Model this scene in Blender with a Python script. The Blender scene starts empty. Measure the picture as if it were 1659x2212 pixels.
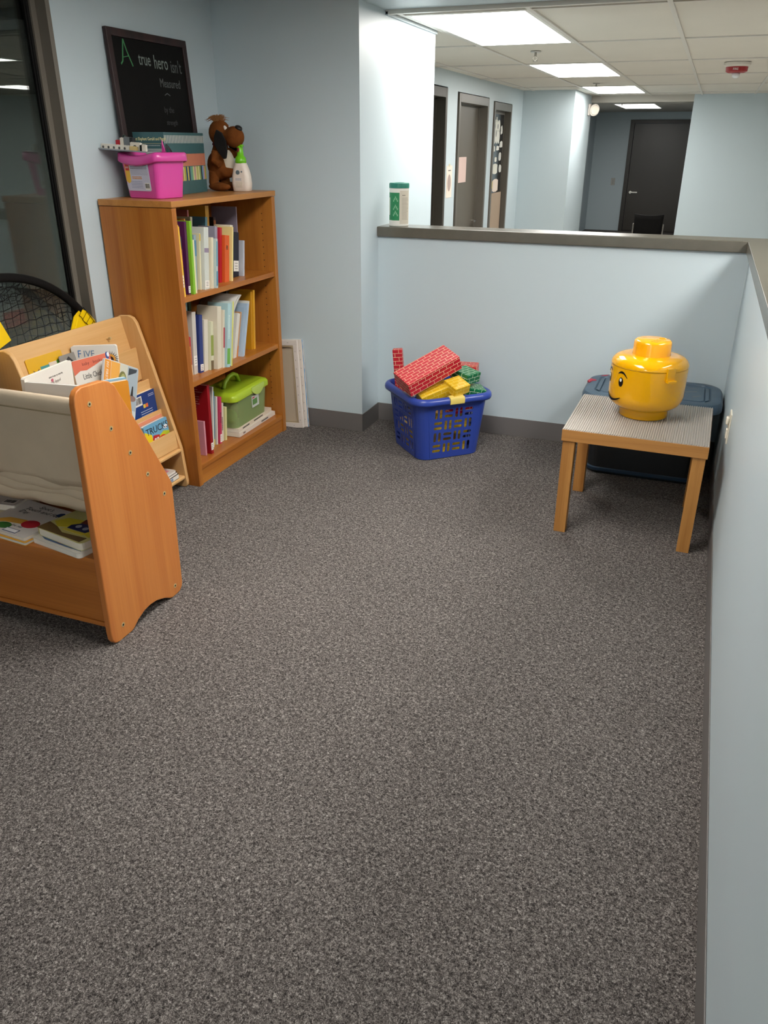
import bpy, bmesh, math, random
from mathutils import Matrix, Vector, Euler
random.seed(7)
S = bpy.context.scene
COL = S.collection
R = math.radians

# ------------------------------------------------------------------ camera
cam_d = bpy.data.cameras.new('camera'); cam = bpy.data.objects.new('camera', cam_d); COL.objects.link(cam)
cam_d.sensor_fit = 'VERTICAL'; cam_d.sensor_height = 24.0; cam_d.lens = 1706.64/2212*24.0
cam_d.clip_start = 0.02; cam_d.clip_end = 100
_r = Vector((0.9334741, 0.35862745, 0.00352965)); _u = Vector((-0.15500642, 0.39455335, 0.90570451)); _f = Vector((-0.32341787, 0.84599882, -0.42389489))
cam.matrix_world = Matrix(((_r.x, _u.x, -_f.x, 0), (_r.y, _u.y, -_f.y, 0), (_r.z, _u.z, -_f.z, 1.467), (0, 0, 0, 1)))
S.camera = cam

# ------------------------------------------------------------------ world, exposure
W = bpy.data.worlds.new('world'); S.world = W; W.use_nodes = True
W.node_tree.nodes['Background'].inputs[0].default_value = (0.75, 0.82, 0.9, 1)
W.node_tree.nodes['Background'].inputs[1].default_value = 0.02
S.view_settings.view_transform = 'Standard'; S.view_settings.look = 'None'
S.view_settings.exposure = 1.2; S.view_settings.gamma = 1.0; S.view_settings.use_curve_mapping = False
HALL_E, ROOM_E, SIDE_E, FAR_E = 7.5, 9.6, 8.0, 2.4     # strengths of the ceiling panels

# ------------------------------------------------------------------ materials
def lin(c):
    if isinstance(c, str):
        c = [int(c[i:i+2], 16)/255 for i in (0, 2, 4)]
    return tuple((x/12.92 if x <= 0.04045 else ((x+0.055)/1.055)**2.4) for x in c[:3]) + (1,)
_mats = {}
def mat(c, rough=0.5, metal=0.0, spec=0.5, name=None, coat=0.0, emit=0.0, bump=0.0, bscale=200.0, var=0.0, vscale=3.0, alpha=1.0, trans=0.0):
    key = (c, rough, metal, spec, coat, emit, bump, bscale, var, vscale, alpha, trans)
    if key in _mats: return _mats[key]
    m = bpy.data.materials.new(name or 'paint_' + (c if isinstance(c, str) else 'x')); m.use_nodes = True
    nt = m.node_tree; b = nt.nodes['Principled BSDF']
    b.inputs['Base Color'].default_value = lin(c); b.inputs['Roughness'].default_value = rough
    b.inputs['Metallic'].default_value = metal; b.inputs['Specular IOR Level'].default_value = spec
    b.inputs['Coat Weight'].default_value = coat
    if alpha < 1: b.inputs['Alpha'].default_value = alpha
    if trans > 0: b.inputs['Transmission Weight'].default_value = trans
    if emit > 0:
        b.inputs['Emission Color'].default_value = lin(c); b.inputs['Emission Strength'].default_value = emit
    if bump > 0 or var > 0:
        tc = nt.nodes.new('ShaderNodeTexCoord')
        if bump > 0:
            n = nt.nodes.new('ShaderNodeTexNoise'); n.inputs['Scale'].default_value = bscale; n.inputs['Detail'].default_value = 3
            bm_ = nt.nodes.new('ShaderNodeBump'); bm_.inputs['Strength'].default_value = bump; bm_.inputs['Distance'].default_value = 0.002
            nt.links.new(tc.outputs['Object'], n.inputs['Vector']); nt.links.new(n.outputs['Fac'], bm_.inputs['Height']); nt.links.new(bm_.outputs[0], b.inputs['Normal'])
        if var > 0:
            n = nt.nodes.new('ShaderNodeTexNoise'); n.inputs['Scale'].default_value = vscale; n.inputs['Detail'].default_value = 4
            h = nt.nodes.new('ShaderNodeHueSaturation'); h.inputs['Color'].default_value = lin(c)
            mr = nt.nodes.new('ShaderNodeMapRange'); mr.inputs['From Min'].default_value = 0.3; mr.inputs['From Max'].default_value = 0.7
            mr.inputs['To Min'].default_value = 1-var; mr.inputs['To Max'].default_value = 1+var
            nt.links.new(tc.outputs['Object'], n.inputs['Vector']); nt.links.new(n.outputs['Fac'], mr.inputs['Value'])
            nt.links.new(mr.outputs[0], h.inputs['Value']); nt.links.new(h.outputs[0], b.inputs['Base Color'])
    _mats[key] = m
    return m

def wood(name, base, dark, axis='Z', scale=1.0, rough=0.4, contrast=1.0):
    m = bpy.data.materials.new(name); m.use_nodes = True; nt = m.node_tree; N = nt.nodes; L = nt.links
    b = N['Principled BSDF']; b.inputs['Roughness'].default_value = rough
    tc = N.new('ShaderNodeTexCoord'); mp = N.new('ShaderNodeMapping')
    st = {'X': (0.6, 14, 14), 'Y': (14, 0.6, 14), 'Z': (14, 14, 0.6)}[axis]
    mp.inputs['Scale'].default_value = tuple(s*scale for s in st)
    n1 = N.new('ShaderNodeTexNoise'); n1.inputs['Scale'].default_value = 1.2; n1.inputs['Detail'].default_value = 6; n1.inputs['Distortion'].default_value = 0.6
    mp2 = N.new('ShaderNodeMapping'); st2 = {'X': (5, 220, 220), 'Y': (220, 5, 220), 'Z': (220, 220, 5)}[axis]
    mp2.inputs['Scale'].default_value = tuple(s*scale for s in st2)
    n2 = N.new('ShaderNodeTexNoise'); n2.inputs['Scale'].default_value = 1.0; n2.inputs['Detail'].default_value = 2
    mx = N.new('ShaderNodeMath'); mx.operation = 'MULTIPLY_ADD'; mx.inputs[1].default_value = 0.35
    L.new(tc.outputs['Object'], mp.inputs[0]); L.new(mp.outputs[0], n1.inputs['Vector'])
    L.new(tc.outputs['Object'], mp2.inputs[0]); L.new(mp2.outputs[0], n2.inputs['Vector'])
    L.new(n2.outputs['Fac'], mx.inputs[0]); L.new(n1.outputs['Fac'], mx.inputs[2])
    cr = N.new('ShaderNodeValToRGB'); cr.color_ramp.elements[0].position = 0.5-0.02; cr.color_ramp.elements[1].position = 0.5+0.36/contrast
    cr.color_ramp.elements[0].color = lin(dark); cr.color_ramp.elements[1].color = lin(base)
    L.new(mx.outputs[0], cr.inputs[0]); L.new(cr.outputs[0], b.inputs['Base Color'])
    return m

def brickprint(name, c1, c2, mortar):
    m = bpy.data.materials.new(name); m.use_nodes = True; nt = m.node_tree; N = nt.nodes; L = nt.links
    b = N['Principled BSDF']; b.inputs['Roughness'].default_value = 0.35
    uv = N.new('ShaderNodeUVMap'); t = N.new('ShaderNodeTexBrick')
    t.inputs['Color1'].default_value = lin(c1); t.inputs['Color2'].default_value = lin(c2); t.inputs['Mortar'].default_value = lin(mortar)
    t.inputs['Scale'].default_value = 1.0; t.inputs['Brick Width'].default_value = 0.041; t.inputs['Row Height'].default_value = 0.0205
    t.inputs['Mortar Size'].default_value = 0.0012; t.inputs['Mortar Smooth'].default_value = 0.1; t.inputs['Bias'].default_value = -0.2
    L.new(uv.outputs[0], t.inputs['Vector']); L.new(t.outputs['Color'], b.inputs['Base Color'])
    return m

def carpet_mat():
    m = bpy.data.materials.new('grey_loop_carpet'); m.use_nodes = True; nt = m.node_tree; N = nt.nodes; L = nt.links
    b = N['Principled BSDF']; b.inputs['Roughness'].default_value = 0.95; b.inputs['Specular IOR Level'].default_value = 0.15
    tc = N.new('ShaderNodeTexCoord'); mp = N.new('ShaderNodeMapping'); mp.inputs['Rotation'].default_value = (0, 0, 0.35); mp.inputs['Scale'].default_value = (1, 1, 1)
    L.new(tc.outputs['Object'], mp.inputs[0])
    def noise(s, d, dist=0.0, r=0.6):
        n = N.new('ShaderNodeTexNoise'); n.inputs['Scale'].default_value = s; n.inputs['Detail'].default_value = d
        n.inputs['Distortion'].default_value = dist; n.inputs['Roughness'].default_value = r; L.new(mp.outputs[0], n.inputs['Vector']); return n
    a = noise(230, 3, 1.2, 0.7); c = noise(95, 2, 0.6, 0.6); e = noise(2.2, 3)
    ad = N.new('ShaderNodeMath'); ad.operation = 'MULTIPLY_ADD'; ad.inputs[1].default_value = 0.35
    L.new(c.outputs['Fac'], ad.inputs[0]); L.new(a.outputs['Fac'], ad.inputs[2])
    cr = N.new('ShaderNodeValToRGB'); E_ = cr.color_ramp.elements
    E_[0].position = 0.52; E_[0].color = lin('262322'); E_[1].position = 0.90; E_[1].color = lin('b6b0ab')
    x = E_.new(0.60); x.color = lin('45403e'); x = E_.new(0.69); x.color = lin('625d5a'); x = E_.new(0.77); x.color = lin('857f7b')
    L.new(ad.outputs[0], cr.inputs[0])
    h = N.new('ShaderNodeHueSaturation'); mr = N.new('ShaderNodeMapRange'); mr.inputs['From Min'].default_value = 0.3; mr.inputs['From Max'].default_value = 0.7
    mr.inputs['To Min'].default_value = 0.93; mr.inputs['To Max'].default_value = 1.07
    L.new(e.outputs['Fac'], mr.inputs['Value']); L.new(mr.outputs[0], h.inputs['Value']); L.new(cr.outputs[0], h.inputs['Color']); L.new(h.outputs[0], b.inputs['Base Color'])
    bp = N.new('ShaderNodeBump'); bp.inputs['Strength'].default_value = 0.7; bp.inputs['Distance'].default_value = 0.004
    L.new(ad.outputs[0], bp.inputs['Height']); L.new(bp.outputs[0], b.inputs['Normal'])
    return m

def glass_mat(name, tint='9aa0a0', boost=1.0, ior=1.5):
    m = bpy.data.materials.new(name); m.use_nodes = True; nt = m.node_tree; N = nt.nodes; L = nt.links
    out = N['Material Output']; N.remove(N['Principled BSDF'])
    t = N.new('ShaderNodeBsdfTransparent'); t.inputs[0].default_value = lin(tint)
    g = N.new('ShaderNodeBsdfGlossy'); g.inputs['Roughness'].default_value = 0.01
    f = N.new('ShaderNodeFresnel'); f.inputs['IOR'].default_value = ior
    mu = N.new('ShaderNodeMath'); mu.operation = 'MULTIPLY'; mu.inputs[1].default_value = boost; mu.use_clamp = True
    mx = N.new('ShaderNodeMixShader')
    L.new(f.outputs[0], mu.inputs[0]); L.new(mu.outputs[0], mx.inputs[0]); L.new(t.outputs[0], mx.inputs[1]); L.new(g.outputs[0], mx.inputs[2]); L.new(mx.outputs[0], out.inputs[0])
    return m

WALL = mat('c0ced4', 0.42, spec=0.45, name='pale_blue_wall_paint', bump=0.05, bscale=120)
BASE = mat('6b6765', 0.5, name='grey_brown_vinyl_base')
TRIM = mat('5d5850', 0.35, name='bronze_grey_trim_paint')
CAPM = mat('5f5c53', 0.24, name='bronze_grey_cap_paint', var=0.05, vscale=25)
WHITE = mat('e8e6e0', 0.5)
PAPER = mat('e6dcc8', 0.8, name='book_pages')

# ------------------------------------------------------------------ mesh builder
class B:
    def __init__(s): s.bm = bmesh.new(); s.M = Matrix.Identity(4)
    def _v(s, p): return s.bm.verts.new(s.M @ Vector(p))
    def box(s, x0, x1, y0, y1, z0, z1, M=None):
        m0 = s.M; s.M = m0 @ M if M is not None else m0
        v = [s._v(p) for p in ((x0, y0, z0), (x1, y0, z0), (x1, y1, z0), (x0, y1, z0), (x0, y0, z1), (x1, y0, z1), (x1, y1, z1), (x0, y1, z1))]
        for f in ((3, 2, 1, 0), (4, 5, 6, 7), (0, 1, 5, 4), (1, 2, 6, 5), (2, 3, 7, 6), (3, 0, 4, 7)): s.bm.faces.new([v[i] for i in f])
        s.M = m0; return s
    def prism(s, pts, a, b, axis='X', M=None):
        """2D outline extruded along an axis; X: pts=(y,z), Y: pts=(x,z), Z: pts=(x,y)"""
        m0 = s.M; s.M = m0 @ M if M is not None else m0
        def P(p, t): return {'X': (t, p[0], p[1]), 'Y': (p[0], t, p[1]), 'Z': (p[0], p[1], t)}[axis]
        A = [s._v(P(p, a)) for p in pts]; Bv = [s._v(P(p, b)) for p in pts]; n = len(pts)
        s.bm.faces.new(A[::-1]); s.bm.faces.new(Bv)
        for i in range(n): s.bm.faces.new((A[i], A[(i+1) % n], Bv[(i+1) % n], Bv[i]))
        s.M = m0; return s
    def cyl(s, p0, p1, r0, r1=None, seg=16, cap=True):
        r1 = r0 if r1 is None else r1
        return s.tube([p0, p1], [r0, r1], seg, cap)
    def tube(s, pts, r, seg=10, cap=True, closed=False):
        P = [Vector(p) for p in pts]; n = len(P); rr = r if isinstance(r, (list, tuple)) else [r]*n
        rings = []; up = None
        for i in range(n):
            if closed: d = (P[(i+1) % n]-P[i-1])
            else: d = P[min(i+1, n-1)]-P[max(i-1, 0)]
            d.normalize()
            if up is None:
                up = Vector((0, 0, 1)) if abs(d.z) < 0.9 else Vector((1, 0, 0))
            a = (up - d*up.dot(d)); a.normalize(); up = a; b = d.cross(a)
            rings.append([s._v(P[i]+(a*math.cos(t)+b*math.sin(t))*rr[i]) for t in [2*math.pi*k/seg for k in range(seg)]])
        rng = range(n) if closed else range(n-1)
        for i in rng:
            A = rings[i]; C = rings[(i+1) % n]
            for k in range(seg): s.bm.faces.new((A[k], A[(k+1) % seg], C[(k+1) % seg], C[k]))
        if cap and not closed: s.bm.faces.new(rings[0][::-1]); s.bm.faces.new(rings[-1])
        return s
    def lathe(s, prof, c=(0, 0, 0), seg=48, a0=0.0, a1=2*math.pi):
        full = abs(a1-a0-2*math.pi) < 1e-6; n = seg if full else seg+1
        rings = []
        for r, z in prof:
            if r < 1e-6: rings.append([s._v((c[0], c[1], c[2]+z))])
            else: rings.append([s._v((c[0]+r*math.cos(a0+(a1-a0)*k/seg), c[1]+r*math.sin(a0+(a1-a0)*k/seg), c[2]+z)) for k in range(n)])
        for i in range(len(rings)-1):
            A, C = rings[i], rings[i+1]
            for k in range(seg):
                k2 = (k+1) % n if full else k+1
                if len(A) == 1 and len(C) == 1: continue
                if len(A) == 1: s.bm.faces.new((A[0], C[k2], C[k]))
                elif len(C) == 1: s.bm.faces.new((A[k], A[k2], C[0]))
                else: s.bm.faces.new((A[k], A[k2], C[k2], C[k]))
        return s
    def sweep(s, loop, closed=True):
        """loop: list of rings of equal length"""
        Rg = [[s._v(p) for p in ring] for ring in loop]; n = len(Rg); m = len(Rg[0])
        for i in range(n if closed else n-1):
            A = Rg[i]; C = Rg[(i+1) % n]
            for k in range(m-1): s.bm.faces.new((A[k], A[k+1], C[k+1], C[k]))
        return s
    def ell(s, c, r, seg=16, rot=None):
        M = Matrix.Translation(c) @ (Euler(rot).to_matrix().to_4x4() if rot else Matrix.Identity(4)) @ Matrix.Diagonal((r[0], r[1], r[2], 1))
        bmesh.ops.create_uvsphere(s.bm, u_segments=seg, v_segments=max(6, seg//2), radius=1.0, matrix=s.M @ M); return s
    def done(s, name, m, parent=None, loc=None, rot=None, bevel=0, bseg=2, smooth=False, world=False, solid=0, subsurf=0, label=None, kind=None):
        bmesh.ops.recalc_face_normals(s.bm, faces=s.bm.faces)
        if world and parent is not None:
            bmesh.ops.transform(s.bm, matrix=parent.matrix_basis.inverted(), verts=s.bm.verts)
        me = bpy.data.meshes.new(name); s.bm.to_mesh(me); s.bm.free()
        o = bpy.data.objects.new(name, me); COL.objects.link(o)
        if m is not None: me.materials.append(m)
        if parent: o.parent = parent
        if loc is not None: o.location = loc
        if rot is not None: o.rotation_euler = rot
        if smooth:
            for p in me.polygons: p.use_smooth = True
        if solid:
            md = o.modifiers.new('solid', 'SOLIDIFY'); md.thickness = solid; md.offset = 0
        if bevel:
            md = o.modifiers.new('bevel', 'BEVEL'); md.width = bevel; md.segments = bseg; md.limit_method = 'ANGLE'; md.angle_limit = R(40)
            for p in me.polygons: p.use_smooth = True
            md2 = o.modifiers.new('wn', 'WEIGHTED_NORMAL'); md2.keep_sharp = False
        if subsurf:
            md = o.modifiers.new('sub', 'SUBSURF'); md.levels = subsurf; md.render_levels = subsurf
        if label: o['label'] = label
        if kind: o['kind'] = kind
        return o

def thing(name, label, cat, loc=(0, 0, 0), rot=(0, 0, 0), group=None):
    o = bpy.data.objects.new(name, None); COL.objects.link(o); o.empty_display_size = 0.05
    o.location = loc; o.rotation_euler = rot; o['label'] = label; o['category'] = cat
    if group: o['group'] = group
    return o
def tag(o, label, cat, group=None):
    o['label'] = label; o['category'] = cat
    if group: o['group'] = group
    return o
def struct(o): o['kind'] = 'structure'; return o
def quick(name, m, parent, *boxes, bevel=0, world=False, label=None):
    b = B()
    for x in boxes: b.box(*x)
    return b.done(name, m, parent, bevel=bevel, world=world, label=label)

_tc = {}
def text(name, s, size, m, parent, M, ext=0.0003, align='LEFT', shear=0.0, sx=1.0, space=1.0):
    """lettering as thin real geometry; M places the text plane (x right, y up) in the parent's space"""
    c = bpy.data.curves.new(name, 'FONT'); c.body = s; c.size = size; c.extrude = ext; c.align_x = align; c.shear = shear; c.space_character = space; c.resolution_u = 2
    t = bpy.data.objects.new(name, c); COL.objects.link(t)
    bpy.context.view_layer.update()
    dg = bpy.context.evaluated_depsgraph_get(); me = bpy.data.meshes.new_from_object(t.evaluated_get(dg))
    bpy.data.objects.remove(t); bpy.data.curves.remove(c)
    me.transform(M @ Matrix.Diagonal((sx, 1, 1, 1))); me.materials.clear(); me.materials.append(m)
    o = bpy.data.objects.new(name, me); COL.objects.link(o); o.parent = parent
    return o
def frame(o, right, up):
    r = Vector(right).normalized(); u = Vector(up); u = (u - r*u.dot(r)).normalized(); n = r.cross(u)
    return Matrix(((r.x, u.x, n.x, o[0]), (r.y, u.y, n.y, o[1]), (r.z, u.z, n.z, o[2]), (0, 0, 0, 1)))
def T(x, y, z): return Matrix.Translation((x, y, z))
def lines(name, m, parent, M, x0, x1, ys, h=0.0015, jit=0.0, t=0.0003):
    """small print: a few fine lines standing for lines of text too small to read"""
    b = B(); b.M = M
    for y in ys:
        e = x1-random.random()*jit*(x1-x0); s_ = x0
        while s_ < e:
            w = random.uniform(0.003, 0.008); b.box(s_, min(s_+w, e), y-h/2, y+h/2, 0, t); s_ += w+0.0018
    return b.done(name, m, parent)
def barcode(m1, m2, parent, M, w, h):
    b = B(); b.M = M; b.box(0, w, 0, h, 0, 0.0003); b.done('barcode_sticker', m1, parent)
    b = B(); b.M = M; x = w*0.08
    while x < w*0.9:
        a = random.choice((0.0008, 0.0014, 0.002)); b.box(x, x+a, h*0.2, h*0.9, 0.0002, 0.0006); x += a+random.choice((0.0008, 0.0014))
    b.done('barcode_bars', m2, parent)
BLACK = mat('141414', 0.5); INK = mat('2a2a2e', 0.6)

# ================================================================== STRUCTURE
XW, XC, XR, YC, YH, ZC = -2.39, -1.613, 0.213, 3.876, 4.115, 2.043
fl = quick('floor', carpet_mat(), None, (-9.6, 4.7, -3.2, 16.2, -0.08, 0)); struct(fl)
hf = quick('floor_hall_bounce', mat('adaaa2', 0.45, var=0.04, vscale=3), None, (XC, 4.55, YH+0.13, 12.3, 0.0, 0.004), (-2.45, XC, 5.015, 12.3, 0.0, 0.004)); struct(hf)  # unseen hall floor, made pale to bounce light onto the ceiling and walls
# left wall with window opening y -1.2 .. 2.757, z .1 .. 2.06+
def wall(name, *boxes):
    return struct(quick(name, WALL, None, *boxes))
wall('wall_left', (-2.475, XW, 2.757, YC+0.12, 0, 2.5), (-2.475, XW, -3.2, 2.757, 0, 0.10), (-2.475, XW, -3.2, 2.757, 2.14, 2.5), (-2.475, XW, -3.2, -0.9, 0.10, 2.14))
wall('wall_back', (XW, XC, YC, YC+0.12, 0, 2.5))                    # the wall facing the camera behind the bookcase
wall('wall_return', (XC-0.12, XC, YC+0.12, 5.015, 0, 2.5))
wall('wall_partition_far', (XC, XR+0.12, YH, YH+0.13, 0, 1.03))     # half wall
wall('wall_partition_right', (XR, XR+0.13, -3.2, YH, 0, 1.03))
wall('wall_hall_left', (-2.45, -2.33, 5.015, 7.05, 0, 2.3), (-2.45, -2.33, 7.65, 7.97, 0, 2.3), (-2.45, -2.33, 9.16, 9.36, 0, 2.3), (-2.45, -2.33, 10.25, 10.83, 0, 2.3),
     (-2.45, -2.33, 7.05, 7.65, 1.915, 2.3), (-2.45, -2.33, 7.97, 9.16, 1.895, 2.3), (-2.45, -2.33, 9.36, 10.25, 1.875, 2.3))
wall('wall_room_end', (-2.45, XC-0.12, 4.9, 5.015, 0, 2.3))
wall('wall_hall_end', (-2.33, -1.70, 10.83, 12.30, 0, 2.3))
wall('wall_hall_right', (-0.39, 4.7, 12.25, 12.37, 0, 2.3))
wall('wall_far_left', (-2.22, -2.10, 12.30, 16.0, 0, 2.3))
wall('wall_far_back', (-2.22, -1.50, 16.0, 16.12, 0, 2.3), (-0.38, 1.0, 16.0, 16.12, 0, 2.3), (-1.50, -0.38, 16.0, 16.12, 1.84, 2.3))
wall('wall_far_right', (0.9, 1.0, 12.37, 16.0, 0, 2.3))
wall('wall_side_right', (4.55, 4.67, -3.2, 12.3, 0, 2.5))
wall('wall_behind_camera', (-2.52, 4.67, -3.32, -3.2, 0, 2.5))
# room beyond the window
gr = mat('b8bcba', 0.8)
rm = struct(quick('wall_dark_room', gr, None, (-9.6, -9.5, -2.0, 7.0, 0, 2.1), (-9.5, -2.52, 6.9, 7.0, 0, 2.1), (-9.5, -2.52, -2.0, -1.9, 0, 2.1)))
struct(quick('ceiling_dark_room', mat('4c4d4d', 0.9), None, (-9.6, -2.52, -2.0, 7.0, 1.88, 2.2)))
# header (soffit) over the half walls
struct(quick('trim_1', WALL, None, (XC, 4.55, YC, 4.215, 2.05, 2.12), (XC, XC+0.012, 4.215, 5.015, 2.028, 2.043)))
struct(quick('trim_2', mat('d8d5cc', 0.4), None, (XC, 4.55, 4.215, 4.245, 2.032, 2.10)))
# baseboards
def bb(name, *boxes): return struct(quick(name, BASE, None, *boxes, bevel=0.0015))
bb('baseboard_back', (XW, XC+0.004, YC-0.004, YC, 0, 0.1016))
bb('baseboard_return', (XC, XC+0.004, YC-0.004, YH, 0, 0.1016))
bb('baseboard_far', (XC+0.004, XR, YH-0.004, YH, 0, 0.1016))
bb('baseboard_right', (XR-0.004, XR, -3.2, YH-0.004, 0, 0.1016))
bb('baseboard_left', (XW, XW+0.004, 2.76, YC-0.004, 0, 0.1016))
# caps of the half walls
cap = B(); cap.prism([(XC, 4.098), (0.192, 4.098), (0.192, -3.2), (0.372, -3.2), (0.372, 4.262), (XC, 4.262)], 1.03-0.015, 1.066, 'Z')
cap = struct(cap.done('trim_3', CAPM, None, bevel=0.004))
# ceiling: our side plain slab, hall side with grid and tiles
struct(quick('ceiling_play_area', mat('d9d6cd', 0.8, bump=0.2, bscale=300), None, (-2.5, 4.6, -3.2, YC+0.3, 2.105, 2.2)))
struct(quick('ceiling_far_hall', mat('b9b5ac', 0.8), None, (-2.3, -0.39, 12.25, 16.1, 1.962, 2.1), (-0.39, 1.0, 12.37, 16.1, 1.962, 2.1)))
ceil = struct(quick('ceiling', mat('8f8b84', 0.9), None, (-2.45, 4.6, 4.2, 12.3, 2.066, 2.12)))
xl = [-1.57+0.635*k for k in range(-2, 11)]; yl = [4.36, 5.82, 7.27, 8.74, 10.21, 11.68, 12.25]
lights = {(2, 0), (2, 2), (2, 4)}
gb = B()
for x in xl: gb.box(x-0.0115, x+0.0115, 4.245, 12.25, 2.0385, 2.052)
for y in yl[:-1]: gb.box(-2.33, 4.55, y-0.0115, y+0.0115, 2.0388, 2.052)
gb.done('ceiling_grid', mat('d6d3cb', 0.5), ceil)
tile_m = mat('dcd7cc', 0.9, name='mineral_fibre_tile', bump=0.35, bscale=260, var=0.02, vscale=2)
tmesh = {}
ye = [4.245] + yl
for i in range(len(xl)-1):
    for j in range(len(ye)-1):
        if (i, j-1) in lights: continue
        y0, y1 = ye[j], ye[j+1]; x0, x1 = max(xl[i], -2.33), xl[i+1]
        k = (round(x1-x0, 3), round(y1-y0, 3))
        if k not in tmesh:
            b = B(); b.box(0, x1-x0, 0, y1-y0, 0.0, 0.012); o = b.done('ceiling_tile', tile_m, ceil); tmesh[k] = o.data
        else:
            o = bpy.data.objects.new('ceiling_tile', tmesh[k]); COL.objects.link(o); o.parent = ceil
        o.location = (x0, y0, 2.0465)

# ceiling light panels
def panel(x0, x1, y0, y1, z, e, label, col='fffbf5', group='recessed ceiling light panels'):
    t = thing('ceiling_light', label, 'light', ((x0+x1)/2, (y0+y1)/2, z), group=group)
    w, d = (x1-x0)/2, (y1-y0)/2
    b = B(); f = 0.02
    b.box(-w, w, -d, -d+f, -0.004, 0.02); b.box(-w, w, d-f, d, -0.004, 0.02); b.box(-w, -w+f, -d+f, d-f, -0.004, 0.02); b.box(w-f, w, -d+f, d-f, -0.004, 0.02)
    b.done('frame', mat('e6e4de', 0.4), t)
    quick('diffuser', mat(col, 0.5, emit=e, name='lit_diffuser'), t, (-w+f, w-f, -d+f, d-f, -0.003, 0.006))
    return t
panel(-1.558, -0.947, 4.372, 5.808, ZC, HALL_E, 'large lit ceiling panel nearest the play area, above the half wall')
panel(-1.558, -0.947, 7.282, 8.728, ZC, HALL_E, 'second lit ceiling panel down the hall, before the doors end')
panel(-1.558, -0.947, 10.222, 11.668, ZC, HALL_E, 'third lit ceiling panel down the hall, beside the emergency lamp')
panel(-1.47, -0.90, 12.75, 14.4, 1.962, FAR_E, 'farthest and smallest lit ceiling panel, in the dim back hall')
panel(-1.15, -0.55, 1.45, 2.75, 2.105, ROOM_E, 'lit ceiling panel above the play area carpet, out of frame', group='light panels outside the frame')
panel(-1.15, -0.55, -2.9, -1.5, 2.105, ROOM_E*1.2, 'lit ceiling panel behind the camera position, out of frame', group='light panels outside the frame')
panel(0.75, 1.35, 2.6, 3.8, 2.105, SIDE_E*1.7, 'lit ceiling panel over the space right of the low wall', group='light panels outside the frame')
panel(1.62, 2.22, 4.40, 5.80, ZC, SIDE_E, 'lit ceiling panel far right of the hall, out of frame', group='light panels outside the frame')
panel(2.6, 3.2, 8.0, 9.4, ZC, SIDE_E, 'lit ceiling panel at the right end of the hall, out of frame', group='light panels outside the frame')
panel(-4.35, -3.74, 3.82, 4.05, 1.88, 8.0, 'lit panel added behind the dark window for the light streak in its glass', group='light panels outside the frame')  # panel added beyond the pane to stand for the light streak in the glass

panel(-4.3, -3.3, 5.1, 6.0, 1.88, 55.0, 'unseen panel added to brighten the room behind the window', group='light panels outside the frame')  # added out of view, only lifts the brightness of the room behind the glass
# window_1 -----------------------------------------------------------
win = struct(thing('window_1', 'tall dark interior window in a bronze frame', 'window', (XW, 1.0, 1.0)))
del win['label'], win['category']
FR = mat('6e685e', 0.4, name='bronze_window_frame')
b = B(); b.prism([(-2.395, 2.760), (-2.384, 2.760), (-2.384, 2.738), (-2.43, 2.738), (-2.43, 2.712), (-2.46, 2.712), (-2.46, 2.760)], 0.1, 2.14, 'Z')
b.done('window_frame', FR, win, world=True)
b = B(); b.box(-2.46, -2.384, -0.9, 2.712, 2.10, 2.14); b.box(-2.46, -2.384, -0.9, 2.712, 0.10, 0.14); b.box(-2.46, -2.384, -0.9, -0.86, 0.14, 2.10)
b.done('window_frame', FR, win, world=True)
quick('gasket', mat('0b0b0b', 0.3), win, (-2.452, -2.438, 2.700, 2.712, 0.14, 2.10), (-2.452, -2.442, 2.692, 2.700, 0.14, 2.10), world=True)
quick('pane', glass_mat('window_glass', 'b4bab6', 0.55), win, (-2.458, -2.453, -0.86, 2.712, 0.14, 2.10), world=True)

# doors ----------------------------------------------------------------
DM = mat('5f5a51', 0.45, name='bronze_door_paint'); DK = mat('2b2823', 0.4, name='dark_door_paint')
def door(n, y0, y1, zt, slab_m, slab=True, fm=TRIM):
    d = struct(thing('door_%d' % n, '', '', (-2.33, (y0+y1)/2, 0))); del d['label'], d['category']
    b = B(); w = 0.055
    for a, c in ((y0, y0+w), (y1-w, y1)): b.box(-2.45, -2.318, a, c, 0, zt)
    b.box(-2.45, -2.318, y0+w, y1-w, zt-w*1.4, zt)
    b.done('door_frame', fm, d, world=True, bevel=0.003)
    b = B(); b.box(-2.44, -2.405, y0+w, y0+w+0.015, 0, zt-w*1.4); b.box(-2.44, -2.405, y1-w-0.015, y1-w, 0, zt-w*1.4); b.box(-2.44, -2.405, y0+w, y1-w, zt-w*1.4-0.015, zt-w*1.4)
    b.done('door_stop', fm, d, world=True)
    if slab: quick('door_slab', slab_m, d, (-2.44, -2.415, y0+w+0.004, y1-w-0.004, 0.01, zt-w*1.4-0.004), world=True)
    return d
d1 = door(1, 6.75, 7.62, 1.905, DK, fm=mat('3f3a32', 0.4))
d2 = door(2, 8.0, 9.13, 1.888, DM)
b = B(); b.cyl((-2.415, 8.99, 0.69), (-2.365, 8.99, 0.69), 0.012, seg=10); b.box(-2.375, -2.36, 8.88, 8.998, 0.682, 0.70); b.done('door_handle', mat('c9c5bd', 0.25, 1.0), d2, world=True)
d3 = door(3, 9.38, 10.22, 1.868, None, slab=False)
b = B(); b.box(-2.415, -2.388, 9.44, 9.60, 0.01, 1.79); b.box(-2.415, -2.388, 9.60, 10.16, 0.01, 0.12); b.box(-2.415, -2.388, 10.13, 10.16, 0.12, 1.79); b.box(-2.415, -2.388, 9.60, 10.13, 1.76, 1.79)
b.done('door_slab', DM, d3, world=True)
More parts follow.
